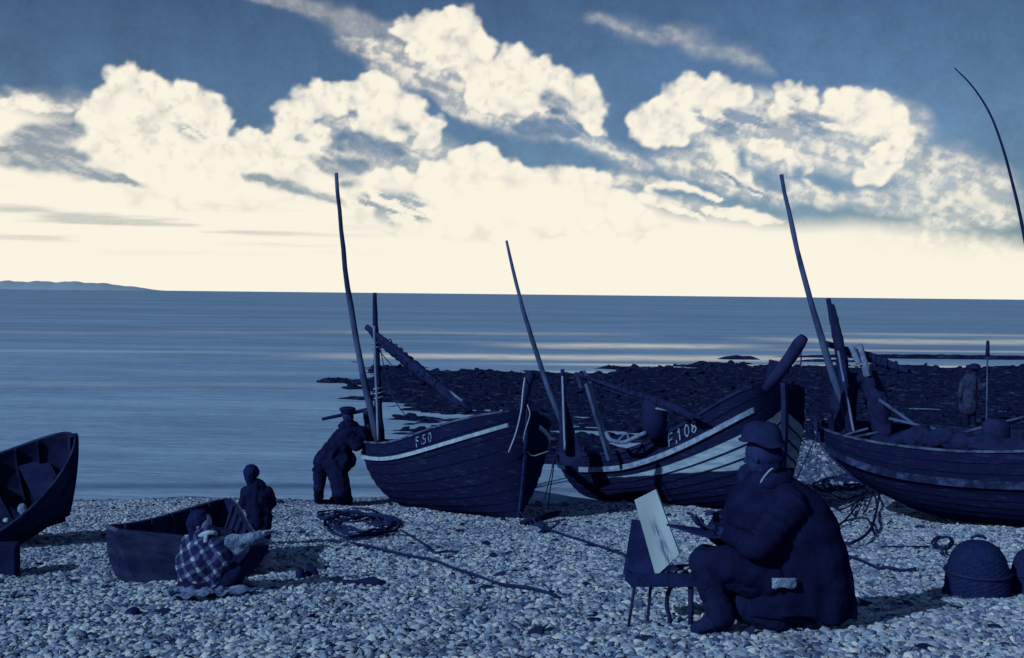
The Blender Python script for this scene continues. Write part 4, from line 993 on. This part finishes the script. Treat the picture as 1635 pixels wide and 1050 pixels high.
Fc+=[(edge[(k+1)%len(edge)],edge[k],edge[k]+nn,edge[(k+1)%len(edge)]+nn) for k in range(len(edge))]
g.add(V+back,Fc); hk=g.obj('handkerchief',m_sleeve,pt)
# his folding stool
st=thing('folding_stool',(Q(1270,990)[0],YP,gr(Q(1270,990)[0],YP)),'low folding stool almost hidden under the painter in the greatcoat','stool')
g=G(); g.box(Q(1275,962,.03),(.19,.17,.02)); g.obj('seat',m_cloth2,st)
for (ax_,ay,bx,by,dy) in ((1240,965,1312,1022,-.10),(1310,965,1215,1020,-.07),(1245,960,1308,1000,.15),(1306,960,1228,1000,.18)):
    p=Q(ax_,ay,dy); q=Q(bx,by,dy); q[2]=gr(q[0],q[1])-.02; g=G(); g.beam(p,q,.035,.03,(0,1,0)); g.obj('leg',m_wood,st)
# palette and brush in his hands
g=G(); base=Q(1112,838,-.05); out=[]
ol=[(1064,836,.12),(1085,838,.16),(1118,842,.16),(1150,845,.08),(1168,850,-.10),(1160,856,-.20),(1130,856,-.16),(1100,848,-.06)]
P_=[at(x,y,YP+dy) for x,y,dy in ol]; c0=sum(P_)/len(P_); nn=len(P_)
V=[c0]+P_+[c0-V3(0,0,.012)]+[p-V3(0,0,.012) for p in P_]
Fc=[(0,1+k,1+(k+1)%nn) for k in range(nn)]+[(nn+1,nn+2+(k+1)%nn,nn+2+k) for k in range(nn)]+[(1+k,nn+2+k,nn+2+(k+1)%nn,1+(k+1)%nn) for k in range(nn)]
g.add(V,Fc); o=g.obj('palette',m_box,None,False,False); tag(o,'dark pointed palette held out flat by the painter','palette')
g=G(); g.tube([Q(1104,822,.0),Q(1112,832,.0),Q(1128,848,.0)],[.012,.016,.006],8); g.tube([Q(1110,821,.03),Q(1122,838,.02),Q(1132,850,.02)],[.006,.009,.005],8)
o=g.obj('paintbrush',m_wood); tag(o,'two brushes standing up from the palette of the painter','paintbrush')
g=G(); g.tube([Rw+V3(-.05,-.03,.05),Q(1140,800,.05),Q(1126,794,.05)],[.005,.005,.009],8)

# ---- paintbox on legs with the canvas
pbx=thing('paintbox_easel',(Q(1060,990)[0],YP+.25,gr(Q(1060,990)[0],YP+.25)),'dark wooden paintbox on thin legs, its lid raised behind the pale canvas','easel')
def E_(px,py,dy=0.0): return at(px,py,7.0+dy)
g=G()
f4=[E_(1007,915,-.12),E_(1112,915,-.12),E_(1112,937,-.12),E_(1008,937,-.12)]; b4_=[E_(996,904,.18),E_(1105,900,.18),E_(1105,922,.18),E_(998,926,.18)]
g.add(f4+b4_,[(0,3,2,1),(4,5,6,7),(3,7,6,2),(0,4,7,3),(1,2,6,5)]); 
for k in range(9):                                     # tubes of colour in the box: raised lumps of the tray floor
    pass
g.add([lerp(f4[0],f4[3],.45),lerp(f4[1],f4[2],.45),lerp(b4_[1],b4_[2],.45),lerp(b4_[0],b4_[3],.45)],[(0,1,2,3)])
g.obj('box',m_box,pbx,False,False)
g=G(); a=[E_(995,917,.1),E_(1046,921,.08),E_(1046,835,.20),E_(1009,829,.22)]; g.add(a+[p+V3(.0,.014,0) for p in a],[(0,1,2,3),(7,6,5,4),(0,4,5,1),(1,5,6,2),(2,6,7,3),(3,7,4,0)]); g.obj('lid',m_box,pbx,False,False)
for (x0,y0,x1,y1,dy,w) in ((1013,936,1002,998,-.10,.018),(1039,934,1033,990,.12,.018),(1103,936,1103,990,-.08,.032),(1127,930,1138,986,.10,.022)):
    g=G(); p=E_(x0,y0,dy); q=E_(x1,y1,dy); q[2]=gr(q[0],q[1])-.03; g.tube([p,q],[w*.62,w*.5],6); g.obj('leg',m_wood,pbx)
g=G(); p=E_(1072,936,0); pts=curve([p,E_(1066,950,0),E_(1065,970,0),E_(1070,984,0)],5); pts[-1][2]=gr(pts[-1][0],pts[-1][1])-.02; g.tube(pts,.015,8); g.obj('leg',m_wood,pbx)
TL=['pale metal paint tube lying in the middle of the box','pale metal paint tube nearest the right end of the box','grey paint tube lying nearest the front edge of the box','pale paint tube touching the right hand wall of the box','grey paint tube lying beside the foot of the canvas']
for ti,(x,y,d_,r) in enumerate(((1072,912,0,.012),(1092,908,.05,.012),(1083,914,-.03,.010),(1100,912,.02,.012),(1064,914,.04,.01))):
    g=G(); p=E_(x,y,d_); g.tube([p,p+V3(.05,.03,.008)],[r,r*.8],8); o=g.obj('paint_tube',m_linen if r>.011 else m_linend); tag(o,TL[ti],'paint tube','paint tubes in the box')
# canvas with thick stretched edge, a dark sketch begun on its lower half
def canvas_mat():
    m=bpy.data.materials.new('painted_canvas'); m.use_nodes=True; t=m.node_tree; t.nodes.clear(); T=NT(t)
    b=T.n('ShaderNodeBsdfPrincipled'); o=T.n('ShaderNodeOutputMaterial'); T.L.new(b.outputs[0],o.inputs[0]); b.inputs['Roughness'].default_value=.8; b.inputs['Specular IOR Level'].default_value=.1
    uv=T.n('ShaderNodeAttribute',attribute_name='cuv').outputs['Vector']; s=T.n('ShaderNodeSeparateXYZ'); T.put(s.inputs[0],uv); U_,V_=s.outputs[0],s.outputs[1]
    n=T.noise(T.mapping(uv,scale=(5,1.6,1)),2.0,4,.65)
    stroke=T.m('ABSOLUTE',T.m('SUBTRACT',U_,T.m('MULTIPLY_ADD',V_,-.25,.62)))
    k=T.m('MULTIPLY',T.rng(stroke,.22,.02),T.rng(V_,.78,.45)); k=T.m('MULTIPLY',k,T.rng(n,.40,.58))
    c=T.mix(T.m('MULTIPLY',k,.85),T.mix(T.noise(uv,9,4,.6),(.33,.45,.57),(.27,.39,.52)),(.03,.05,.19)); T.put(b.inputs['Base Color'],c); return m
g=G(); c4=[E_(1047,920,-.10),E_(1085,885,-.02),E_(1047,781,.10),E_(1013,798,.04)]     # bl br tr tl
N_=10; V=[];UVs=[]
for j in range(N_+1):
    for i in range(N_+1):
        u=i/N_; v=j/N_; p=lerp(lerp(c4[0],c4[1],u),lerp(c4[3],c4[2],u),v); V.append(p+V3(0,.012*math.sin(math.pi*u)*math.sin(math.pi*v),0)); UVs.append((u,v,0))
nn=len(V); V+= [p+V3(.012,.028,-.004) for p in V]; UVs=UVs*2
Fc=[(j*(N_+1)+i,j*(N_+1)+i+1,(j+1)*(N_+1)+i+1,(j+1)*(N_+1)+i) for j in range(N_) for i in range(N_)]; Fc+= [tuple(x+nn for x in q[::-1]) for q in Fc]
M_=N_+1; edge=[i for i in range(M_)]+[j*M_+N_ for j in range(1,M_)]+[N_*M_+i for i in range(N_-1,-1,-1)]+[j*M_ for j in range(N_-1,0,-1)]
Fc+=[(edge[(k+1)%len(edge)],edge[k],edge[k]+nn,edge[(k+1)%len(edge)]+nn) for k in range(len(edge))]
cv=mesh_obj('canvas',V,Fc,canvas_mat(),None,False,False); a_=cv.data.attributes.new('cuv','FLOAT_VECTOR','POINT'); a_.data.foreach_set('vector',np.array(UVs,np.float32).ravel())
tag(cv,'pale canvas with a dark sketch begun on it, propped on the paintbox','canvas')

# ---- fisherman leaning on the stern of F.50, cap, smock and wide trousers
YF=16.9
def K(px,py,dy=0.0): return at(px,py,YF+dy)
m1=thing('person',ongr(532,808),'fisherman in cap and wide trousers leaning forward on the stern of boat F.50','person')
g=G(); hc=K(556,667,0); head_into(g,hc,V3(.7,.65,-.25),V3(.2,.1,1),.235)
hip=K(520,738,0); ch=K(558,694,0)
g.chain([K(556,672),K(552,686)],[.06,.07]); g.chain([ch,K(540,716),hip],[.15,.145,.15])
lf=ongr(509,806); rf=ongr(546,806)
g.chain([K(512,744,.04),K(508,775,.02),lf+V3(0,0,.08)],[.10,.07,.05]); g.chain([K(530,744,-.05),K(542,775,-.05),rf+V3(0,0,.08)],[.11,.085,.06])
g.chain([lf+V3(0,0,.05),lf+V3(.14,.08,.04)],[.05,.04]); g.chain([rf+V3(0,0,.05),rf+V3(.14,.0,.04)],[.05,.04])
lh=K(590,702,.12); rh=K(586,706,-.10)
g.chain([K(566,690,.14),K(578,702,.18),lh],[.065,.05,.035]); g.chain([K(556,694,-.17),K(570,712,-.2),rh],[.065,.05,.035])
hand_into(g,lh,V3(1,.1,-.2),V3(0,0,-1),1,.5,1); hand_into(g,rh,V3(1,.1,-.2),V3(0,0,-1),1,.5,-1)
g.skin('body',m_skind,m1,0.0085,2)
g=G(); g.chain([K(556,686),ch,K(538,716),K(518,742)],[.11,.20,.20,.19]); g.chain([K(568,690,.14),K(579,702,.18),K(588,702,.12)],[.10,.08,.055]); g.chain([K(556,694,-.17),K(570,712,-.2),K(583,706,-.11)],[.10,.085,.055])
g.ell(K(562,692),(.22,.2,.16),12); g.ell(K(575,697),(.17,.2,.12),12); g.chain([K(556,677),K(558,688)],[.105,.16]); g.ell(K(557,680),(.17,.15,.09),10); g.ell(K(574,688),(.15,.14,.10),10); g.ell(K(545,735),(.22,.2,.2),12)
folds(g.skin('smock',m_cloth,m1,0.014,3,.03,.15),K(540,715)[:2],.9,1.9,8,.006,.02,3)
g=G(); g.chain([K(520,738),K(512,752,.04),K(509,780,.03),lf+V3(0,0,.10)],[.19,.13,.085,.075])
g.chain([K(532,738,-.03),K(538,752,-.05),K(545,782,-.06),rf+V3(0.0,0,.14)],[.19,.17,.155,.16]); g.chain([rf+V3(-.14,0,.09),rf+V3(.10,0,.10)],[.07,.08])
g.skin('trousers',m_cloth2,m1,0.013,3,.03,.1)
g=G(); c=K(555,653,0); g.ell(c,(.135,.13,.045),12); g.ell(c-V3(0,0,.035),(.118,.118,.05),12); g.ell(c+V3(.09,.07,-.055),(.07,.07,.012),8); g.skin('cap',m_hair,m1,.009,2)
spar('tiller_pole',K(514,669,.1),K(590,653,.35),.026,.034,m_wood,seed=41); o=bpy.data.objects['tiller_pole']; tag(o,'thin dark pole lying level across the shoulder of the fisherman','pole')

# ---- small boy standing behind the dinghy, back turned
YB=11.2
def Bq(px,py,dy=0.0): return at(px,py,YB+dy)
bx=Bq(413,850)[0]; gb=gr(bx,YB)
m2=thing('person',(bx,YB,gb),'small boy in dark jacket standing behind the dinghy, hands in front','person')
g=G(); hc=Bq(400,757); head_into(g,hc,V3(-.25,1,-.25),V3(0,0,1),.185)
g.chain([Bq(402,764),Bq(408,776)],[.045,.055]); g.chain([Bq(410,780),Bq(412,800),Bq(414,822)],[.095,.10,.10])
for s in(-1,1):
    ft=V3(bx+s*.07,YB,gr(bx+s*.07,YB)); hp=Bq(414,826)+V3(s*.055,0,0)
    g.chain([hp,lerp(hp,ft,.5)+V3(0,.01,0),ft+V3(0,0,.06)],[.07,.052,.038]); g.chain([ft+V3(0,0,.035),ft+V3(0,.1,.03)],[.036,.03])
    sh=Bq(411+s*18,784,0); elb=Bq(411+s*23,804,.02); wr=Bq(409+s*11,811,.16)
    g.chain([sh,elb,wr],[.045,.036,.025]); hand_into(g,wr,V3(-s*.6,.6,.1),V3(-s,.0,0),.62,.6,s)
g.skin('body',m_skind,m2,.0075,2)
g=G(); g.chain([Bq(409,778),Bq(412,800),Bq(413,828)],[.10,.125,.115]); g.ell(Bq(411,788),(.165,.11,.07),12); g.ell(Bq(413,812),(.14,.11,.12),12)
for s in(-1,1): g.chain([Bq(411+s*17,785,0),Bq(411+s*22,804,.02),Bq(409+s*13,811,.13)],[.062,.054,.042])
folds(g.skin('jacket',m_cloth,m2,.010,3,.02,.1),Bq(412,800)[:2],gb+.3,gb+.75,7,.003,.010,2)
g=G()
for s in(-1,1): g.chain([Bq(414,826)+V3(s*.05,0,0),V3(bx+s*.07,YB,gb+.10)],[.09,.062])
g.skin('trousers',m_cloth2,m2,.010,3,.015,.1)
g=G(); g.ell(hc+V3(.01,-.01,.025),(.083,.088,.085),12); g.chain([hc+V3(0,-.03,0),hc+V3(.005,-.045,-.06)],[.07,.045]); g.skin('hair',m_hair,m2,.007,1,.022,.035)

# ---- child in a plaid shawl sitting on the shingle, one pale sleeve reaching out to the right
YC=7.95
def Cq(px,py,dy=0.0): return at(px,py,YC+dy)
m3=thing('person',ongr(330,955),'child in plaid shawl sitting on the pebbles, one pale sleeved arm stretched out','person')
def plaid():
    m=bpy.data.materials.new('plaid_wool'); m.use_nodes=True; t=m.node_tree; t.nodes.clear(); T=NT(t)
    b=T.n('ShaderNodeBsdfPrincipled'); o=T.n('ShaderNodeOutputMaterial'); T.L.new(b.outputs[0],o.inputs[0]); b.inputs['Roughness'].default_value=.95; b.inputs['Specular IOR Level'].default_value=.05
    co=T.n('ShaderNodeTexCoord').outputs['Object']; co=T.v('MULTIPLY_ADD',T.noise(co,7,3,.6,col=True),(.09,.09,.09),co)
    mp=T.mapping(co,rot=(math.radians(0),math.radians(34),0),scale=(1,1,1)); s=T.n('ShaderNodeSeparateXYZ'); T.put(s.inputs[0],mp)
    def band(v,per,w,off=0): return T.m('LESS_THAN',T.m('FRACT',T.m('MULTIPLY_ADD',v,1/per,off)),w)
    a=band(s.outputs[0],.085,.34); c_=band(s.outputs[2],.085,.34,.3); x1=T.m('MULTIPLY',a,c_); x2=T.m('MAXIMUM',a,c_)
    col=T.mix(T.m('MULTIPLY',x2,.55),NAVY,(.055,.08,.21)); col=T.mix(T.m('MULTIPLY',x1,T.rng(T.noise(co,30,2,.5),.3,.6)),col,(.20,.30,.42)); T.put(b.inputs['Base Color'],col); return m
g=G(); hc=Cq(322,838,0); head_into(g,hc,V3(.95,-.12,-.25),V3(.25,.1,1),.195); hf=frame(V3(.95,-.12,-.25),V3(.25,.1,1))
g.chain([Cq(325,848),Cq(332,858)],[.045,.055]); g.chain([Cq(334,866),Cq(332,890),Cq(328,922)],[.10,.11,.12])
ls=Cq(352,866,-.03); le=Cq(385,866,.02); lw=Cq(420,852,.03)
g.chain([Cq(338,864),ls,le,lw],[.06,.05,.036,.025]); hand_into(g,lw,V3(1,.1,.28),V3(.1,-.6,-.6),.72,.35,1)
rs2=Cq(312,866,.05); g.chain([Cq(330,864),rs2,Cq(300,890,.12),Cq(322,902,.22)],[.06,.05,.038,.025]); hand_into(g,Cq(322,902,.22),V3(.8,.4,0),V3(0,.2,-1),.7,.6,-1)
kn=Cq(372,915,-.05); an=Cq(352,948,-.08); g.chain([Cq(330,925,-.03),kn,an],[.07,.05,.034]); g.chain([an,Cq(378,960,-.10)],[.034,.028])
kn=Cq(366,908,.2); an=Cq(392,930,.22); g.chain([Cq(332,922,.08),kn,an],[.07,.05,.034]); g.chain([an,Cq(404,934,.2)],[.032,.028])
g.skin('body',m_skin,m3,.0075,2)
g=G(); g.chain([Cq(330,860),Cq(330,885),Cq(326,915)],[.11,.155,.165]); g.ell(Cq(318,905,0),(.17,.17,.16),12); g.chain([Cq(345,868,-.04),Cq(352,895,-.06),Cq(345,925,-.06)],[.08,.09,.08]); g.chain([Cq(305,868,.03),Cq(296,895,.05),Cq(300,925,.02)],[.075,.075,.07])
g.skin('plaid_shawl',plaid(),m3,.009,3,.035,.07)
g=G(); g.chain([Cq(345,868,-.02),Cq(370,868,0),Cq(392,864,.02),Cq(416,854,.03)],[.068,.072,.058,.036]); g.ell(Cq(378,876,0),(.07,.05,.055),10); g.skin('sleeve',m_sleeve,m3,.008,2,.03,.05)
eyes(hc,V3(.95,-.12,-.25),V3(.25,.1,1),.195,m3)
g=G(); g.ell(hc-hf[0]*.032+hf[2]*.028,(.085,.085,.085),12); g.chain([hc-hf[0]*.045,hc-hf[0]*.06-V3(0,0,.10)],[.075,.04]); g.skin('hair',m_hair,m3,.008,1,.015,.03)
g=G(); g.tube(curve([Cq(316,858,-.05),Cq(324,853,-.09),Cq(336,850,-.10),Cq(346,852,-.06)],5),.019,8); g.tube(curve([Cq(330,852,-.1),Cq(328,866,-.11)],5),.016,8); g.skin('collar',m_linen,m3,.006,1,.01,.02)
g=G(); g.chain([Cq(326,930,-.02),Cq(372,918,-.03)],[.12,.09]); g.chain([Cq(326,930,.05),Cq(368,914,.18)],[.12,.09]); g.ell(Cq(318,935,0),(.17,.2,.10),12); g.skin('skirt',m_cloth2,m3,.010,3,.03,.08)
# crumpled cloth she sits on
rr=np.random.default_rng(8); N_=46; V=[];c0=ongr(326,950)
for j in range(N_+1):
    for i in range(N_+1):
        u=i/N_*2-1; v=j/N_*2-1; r=max(abs(u),abs(v)); th=math.atan2(v,u); q=r*(.92+.13*math.sin(3*th+1)+.07*math.sin(7*th))
        x=c0[0]+q*math.cos(th)*.33+.02; y=c0[1]-.02+q*math.sin(th)*.30
        fz=float(fbm(np.array([x*9]),np.array([y*9]),3,70)[0]); V.append((x,y,gr(x,y)+.03+.10*abs(fz-.5)*2*(1-.3*r)+.006*math.sin(th*5+1)*r))
Fc=[(j*(N_+1)+i,j*(N_+1)+i+1,(j+1)*(N_+1)+i+1,(j+1)*(N_+1)+i) for j in range(N_) for i in range(N_)]
o=mesh_obj('ground_cloth',V,Fc,m_linend); sol=o.modifiers.new('s','SOLIDIFY'); sol.thickness=.008; tag(o,'crumpled grey cloth spread on the pebbles under the plaid child','cloth')

# ---- figure standing behind the right hand boat with a pole
YG=29.0
def Gq(px,py,dy=0.0): return at(px,py,YG+dy)
m4=thing('person',Gq(1548,682),'figure in grey smock and dark hat standing behind the right hand boat','person')
g=G(); hc=Gq(1556,592); head_into(g,hc,V3(-.5,-.8,-.1),V3(0,0,1),.235)
g.chain([Gq(1555,598),Gq(1551,604)],[.06,.07]); g.chain([Gq(1549,606),Gq(1547,622),Gq(1547,640)],[.16,.15,.15])
for s in(-1,1):
    hp=Gq(1547,640)+V3(s*.09,0,0); ft=Gq(1548+s*6,682); g.chain([hp,lerp(hp,ft,.5),ft+V3(0,0,.08)],[.10,.075,.05]); g.chain([ft+V3(0,0,.05),ft+V3(-.02,-.15,.04)],[.05,.04])
g.chain([Gq(1540,607),Gq(1534,622,-.05),Gq(1532,634,-.1)],[.07,.05,.04]); hand_into(g,Gq(1532,634,-.1),V3(0,-.2,-1),V3(1,0,0),1,.5,1)
g.chain([Gq(1560,608),Gq(1567,620,-.05),Gq(1574,612,-.1)],[.07,.05,.04]); hand_into(g,Gq(1574,612,-.1),V3(.4,-.2,.9),V3(1,0,-.2),1,1.1,-1)
g.skin('body',m_skind,m4,.014,2)
g=G(); g.chain([Gq(1549,605),Gq(1547,622),Gq(1545,650)],[.18,.20,.24]); g.chain([Gq(1540,608),Gq(1534,622,-.05),Gq(1532,632,-.1)],[.10,.08,.06]); g.chain([Gq(1560,608),Gq(1567,620,-.05),Gq(1573,613,-.1)],[.10,.08,.06]); g.skin('smock',m_smock,m4,.018,2,.06,.2)
g=G(); g.ell(Gq(1556,585),(.16,.16,.09),12); g.ell(Gq(1556,588),(.23,.23,.025),12); g.skin('hat',m_hair,m4,.014,2)
for s in(-1,1):
    g=G(); g.chain([Gq(1547+s*5,650),Gq(1548+s*6,679)],[.11,.075]); g.skin('trouser_leg',m_cloth2,m4,.016,2)
spar('long_pole',Gq(1575,684,-.15),Gq(1577,543,-.15),.024,.02,m_spar,seed=51); tag(bpy.data.objects['long_pole'],'tall upright pole held by the figure behind the right hand boat','pole')
g=G(); c=Gq(1577,556,-.15); g.tube([c+V3(0,0,-.2),c+V3(0,0,.2)],[.06,.045],8); g.obj('float',m_wick,bpy.data.objects['long_pole'],False)

# ------------------------------------------------------------------ GEAR ON THE SHINGLE
def lay(pts,h=.02): 
    out=[]
    for (px,py) in pts: out.append(ongr(px,py,h))
    return out
# wicker fish pots at the lower right
def pot(cx,cy,wpx,hpx,label,seed):
    b=ongr(cx,cy); k=b[1]/1700.; r=wpx*k/2; h=hpx*k
    t=thing('lobster_pot',b,label,'lobster pot','domed wicker pots on the shingle')
    n=30; prof=[(1.0,0),(1.02,.12),(1.0,.35),(.95,.55),(.82,.75),(.60,.90),(.30,.98),(.04,1.0)]; V=[];Fc=[]
    for i in range(29):
        z=i/28; rr_=np.interp(z,[p[1] for p in prof],[p[0] for p in prof])
        for kk in range(n):
            a=2*math.pi*kk/n; w=1+.008*((-1)**(i+kk)); V.append(b+V3(r*rr_*w*math.cos(a),r*rr_*w*math.sin(a),h*z-.02))
    for i in range(28):
        for kk in range(n): Fc.append((i*n+kk,i*n+(kk+1)%n,(i+1)*n+(kk+1)%n,(i+1)*n+kk))
    Fc.append(tuple(range(28*n,29*n))); mesh_obj('basketwork',V,Fc,m_wick,t,False,False)
    for zz in (.05,.42):
        rr_=np.interp(zz,[p[1] for p in prof],[p[0] for p in prof])*1.03; g=G(); g.tube([b+V3(r*rr_*math.cos(a),r*rr_*math.sin(a),h*zz) for a in np.linspace(0,2*math.pi,33)],.014,6,False); g.obj('hoop',m_wood,t)
    g=G(); g.tube(curve([b+V3(-r*.25,0,h*.98),b+V3(-r*.1,0,h*1.02),b+V3(r*.1,0,h*1.02),b+V3(r*.25,0,h*.98)],4),.012,6); g.obj('rope_handle',m_rope,t)
    return t
pot(1560,952,98,96,'large dark domed wicker pot with rope coiled against its left side',1)
pot(1640,948,52,78,'dark domed wicker pot half cut off by the right edge',2)
def coil(name,cx,cy,rx,ry,turns,r,m,label,cat,seed,irregular=.16,lift=.02):
    rr_=random.Random(seed); pts=[]; N=int(turns*12)
    for i in range(N):
        a=2*math.pi*i/12+seed; q=1-irregular*2*(i/N)+rr_.uniform(-irregular,irregular)*.5
        p=ongr(cx+rx*q*math.cos(a),cy+ry*q*math.sin(a)); pts.append(p+V3(0,0,lift+.012*rr_.random()*turns))
    g=G(); g.tube(curve(pts,3),r,5); o=g.obj(name,m); return tag(o,label,cat)
coil('rope_coil',575,843,62,20,4.2,.017,m_rope,'large flat coil of dark rope on pebbles before boat F.50','rope coil',3,.25)
coil('rope_coil',548,826,54,10,3.0,.016,m_rope,'dark tangled rope lying just in front of the feet of the fisherman','rope coil',5,.3)
coil('rope_coil',614,836,30,10,2.6,.02,m_rope,'small dark rope tangle between the large coil and the keel of F.50','rope coil',8,.3)
coil('rope_coil',1505,884,17,13,2.5,.012,m_rope,'small ring of rope lying left of the large domed pot','rope coil',2,.2,.10)
rope('mooring_rope',lay([(560,866),(600,874),(650,886),(690,893),(720,905),(760,918),(800,932),(845,938),(888,950)],.045),.013,m_rope,'long dark rope running from the large coil across the open pebbles','rope')
rope('mooring_rope',lay([(640,846),(660,858),(676,868),(692,881),(712,880),(732,880)],.045),.012,m_rope,'short dark rope lying on pebbles right of the large coil','rope')
rope('anchor_rope',lay([(862,838),(880,846),(905,855),(935,864),(965,874),(1000,886)],.045),.013,m_rope,'dark rope running from the anchor towards the paintbox','rope')
rope('bow_chain',[W_(812,800,14.95),W_(826,812,14.9)]+lay([(838,826),(848,836)],.05),.013,m_rope,'short dark line from the foot of the F.50 stem to the anchor','rope')
# anchor
an_=thing('anchor',ongr(860,832),'small anchor with a thick wooden stock lying right of the F.50 bow','anchor')
a=ongr(833,834,.05); b=ongr(889,820,.10); g=G(); g.tube([a,lerp(a,b,.5),b],[.035,.05,.045],8); g.obj('stock',m_wood,an_)
g=G(); s0_=lerp(a,b,.45); e_=ongr(872,845,.05); g.tube([s0_,e_],.02,6); g.tube(curve([e_+V3(-.16,.05,.12),e_+V3(-.08,0,.03),e_,e_+V3(.08,0,.03),e_+V3(.16,-.03,.10)],4),.018,6); g.obj('shank',m_iron,an_)
# stones and scraps
def rock(name,px,py,rx,ry,rz,seed,label,cat='stone',m=m_wick):
    p=ongr(px,py); g=G(); g.ell(p+V3(0,0,rz*.5),(rx,ry,rz),10); V=[]
    r=np.random.default_rng(seed); ph=r.random(6)*6
    for v in g.v:
        d=v-p; k=1+.14*math.sin(d[0]*23/rx*.06+ph[0]+d[2]*20)+.12*math.sin(d[1]*31+ph[1])+.08*math.sin(d[0]*40+ph[2]); V.append(p+d*k)
    o=mesh_obj(name,V,g.f,m); return tag(o,label,cat)
rock('dark_stone',212,984,.055,.05,.045,1,'lone dark stone on the pebbles near the lower left corner')
rock('dark_stone',480,924,.035,.05,.065,2,'small upright dark stone left of the flat dark shadow strip')
rock('dark_stone',497,922,.05,.03,.055,3,'dark slanting stone between the upright stone and the flat shadow strip')
a=ongr(548,931,.02); b=ongr(616,933,.02); g=G(); g.tube([a,lerp(a,b,.3)+V3(0,0,.01),lerp(a,b,.7)+V3(0,0,.02),b],[.03,.022,.045,.02],8); o=g.obj('shadow_strip',m_wood); tag(o,'short dark strip laid on the pebbles as the shadow of the stones','shadow_strip')  # dark tube laid on the pebbles in place of the stones' shadow
a=ongr(1408,873,.02); b=ongr(1484,873,.02); g=G(); g.tube([a,b],[.016,.012],6); o=g.obj('stick',m_wood); tag(o,'thin straight dark stick lying on pebbles left of the large pot','stick')
# bent withies and cordage in a heap between the painter and the right boat
r_=random.Random(4)
wy=[[(1338,868),(1362,862),(1388,842),(1398,815),(1403,790),(1402,775)],[(1348,832),(1366,823),(1384,822),(1392,836),(1396,852)],[(1362,822),(1360,806),(1370,792),(1385,782)],
    [(1336,842),(1352,822),(1366,804),(1378,786)],[(1378,820),(1386,802),(1394,784)],[(1326,800),(1340,808),(1360,800),(1380,795)],[(1300,775),(1325,782),(1350,792),(1372,790)]]
WL=['thickest curved withy sweeping round the outside of the tangle by the painter','withy bent into a round loop inside the tangle beside the painter','short withy curling up out of the loop in the tangle','thin withy rising slantwise from behind the shoulder of the painter','short straight withy between the loop and the outer curve of the tangle','withy lying level along the top of the tangle below the boat','farthest withy of the tangle, under the bend of the right boat']
for i,w in enumerate(wy):
    pts=[]
    for k,(x,y) in enumerate(w):
        t=k/(len(w)-1); p=ongr(x,y+6*math.sin(math.pi*t),.04+.05*math.sin(math.pi*t)); pts.append(p)
    g=G(); g.tube(curve(pts,5),.014+.004*(i==0),6); o=g.obj('bent_withy',m_wood); tag(o,WL[i],'withy','tangled withies beside the painter')
coil('net_rope',1340,776,45,14,3.5,.02,m_rope,'dark rope tangle on shingle under the bend of the right boat','rope coil',11,.35,.03)
rope('slack_rope',lay([(1350,886),(1372,893),(1392,902),(1404,906),(1420,906),(1440,910),(1462,908)],.04),.014,m_rope,'dark slack rope lying between the painter and the large pot','rope')
# dark block by the left edge boat
g=G(); p=ongr(8,918); g.box(p+V3(-.03,0,.12),(.13,.13,.14),np.array([[.96,.28,0],[-.28,.96,0],[0,0,1.0]])); o=g.obj('wooden_block',m_wood,None,False,False); bv=o.modifiers.new('b','BEVEL'); bv.width=.015; bv.segments=2; tag(o,'dark wooden block propping the rowing boat at the left edge','block')
g=G(); q=at(10,830,11.2); g.tube([q+V3(0,0,.02),q,q-V3(0,0,.14),q-V3(0,0,.24)],[.02,.035,.03,.025],10); g.tube([q-V3(0,0,.24),q-V3(.02,0,.42)],[.012,.006],5); o=g.obj('rope_fender',m_linen); tag(o,'pale knotted rope fender hanging over the side of the rowing boat','fender')
g=G(); q=at(36,812,11.3); g.ell(q,(.05,.04,.06),10); g.ell(q+V3(.03,0,-.05),(.06,.04,.05),10); o=g.skin('rag_bundle',m_linend,None,.008,2,.02,.04); tag(o,'small pale rag bundle on the near gunwale of the rowing boat','rag')
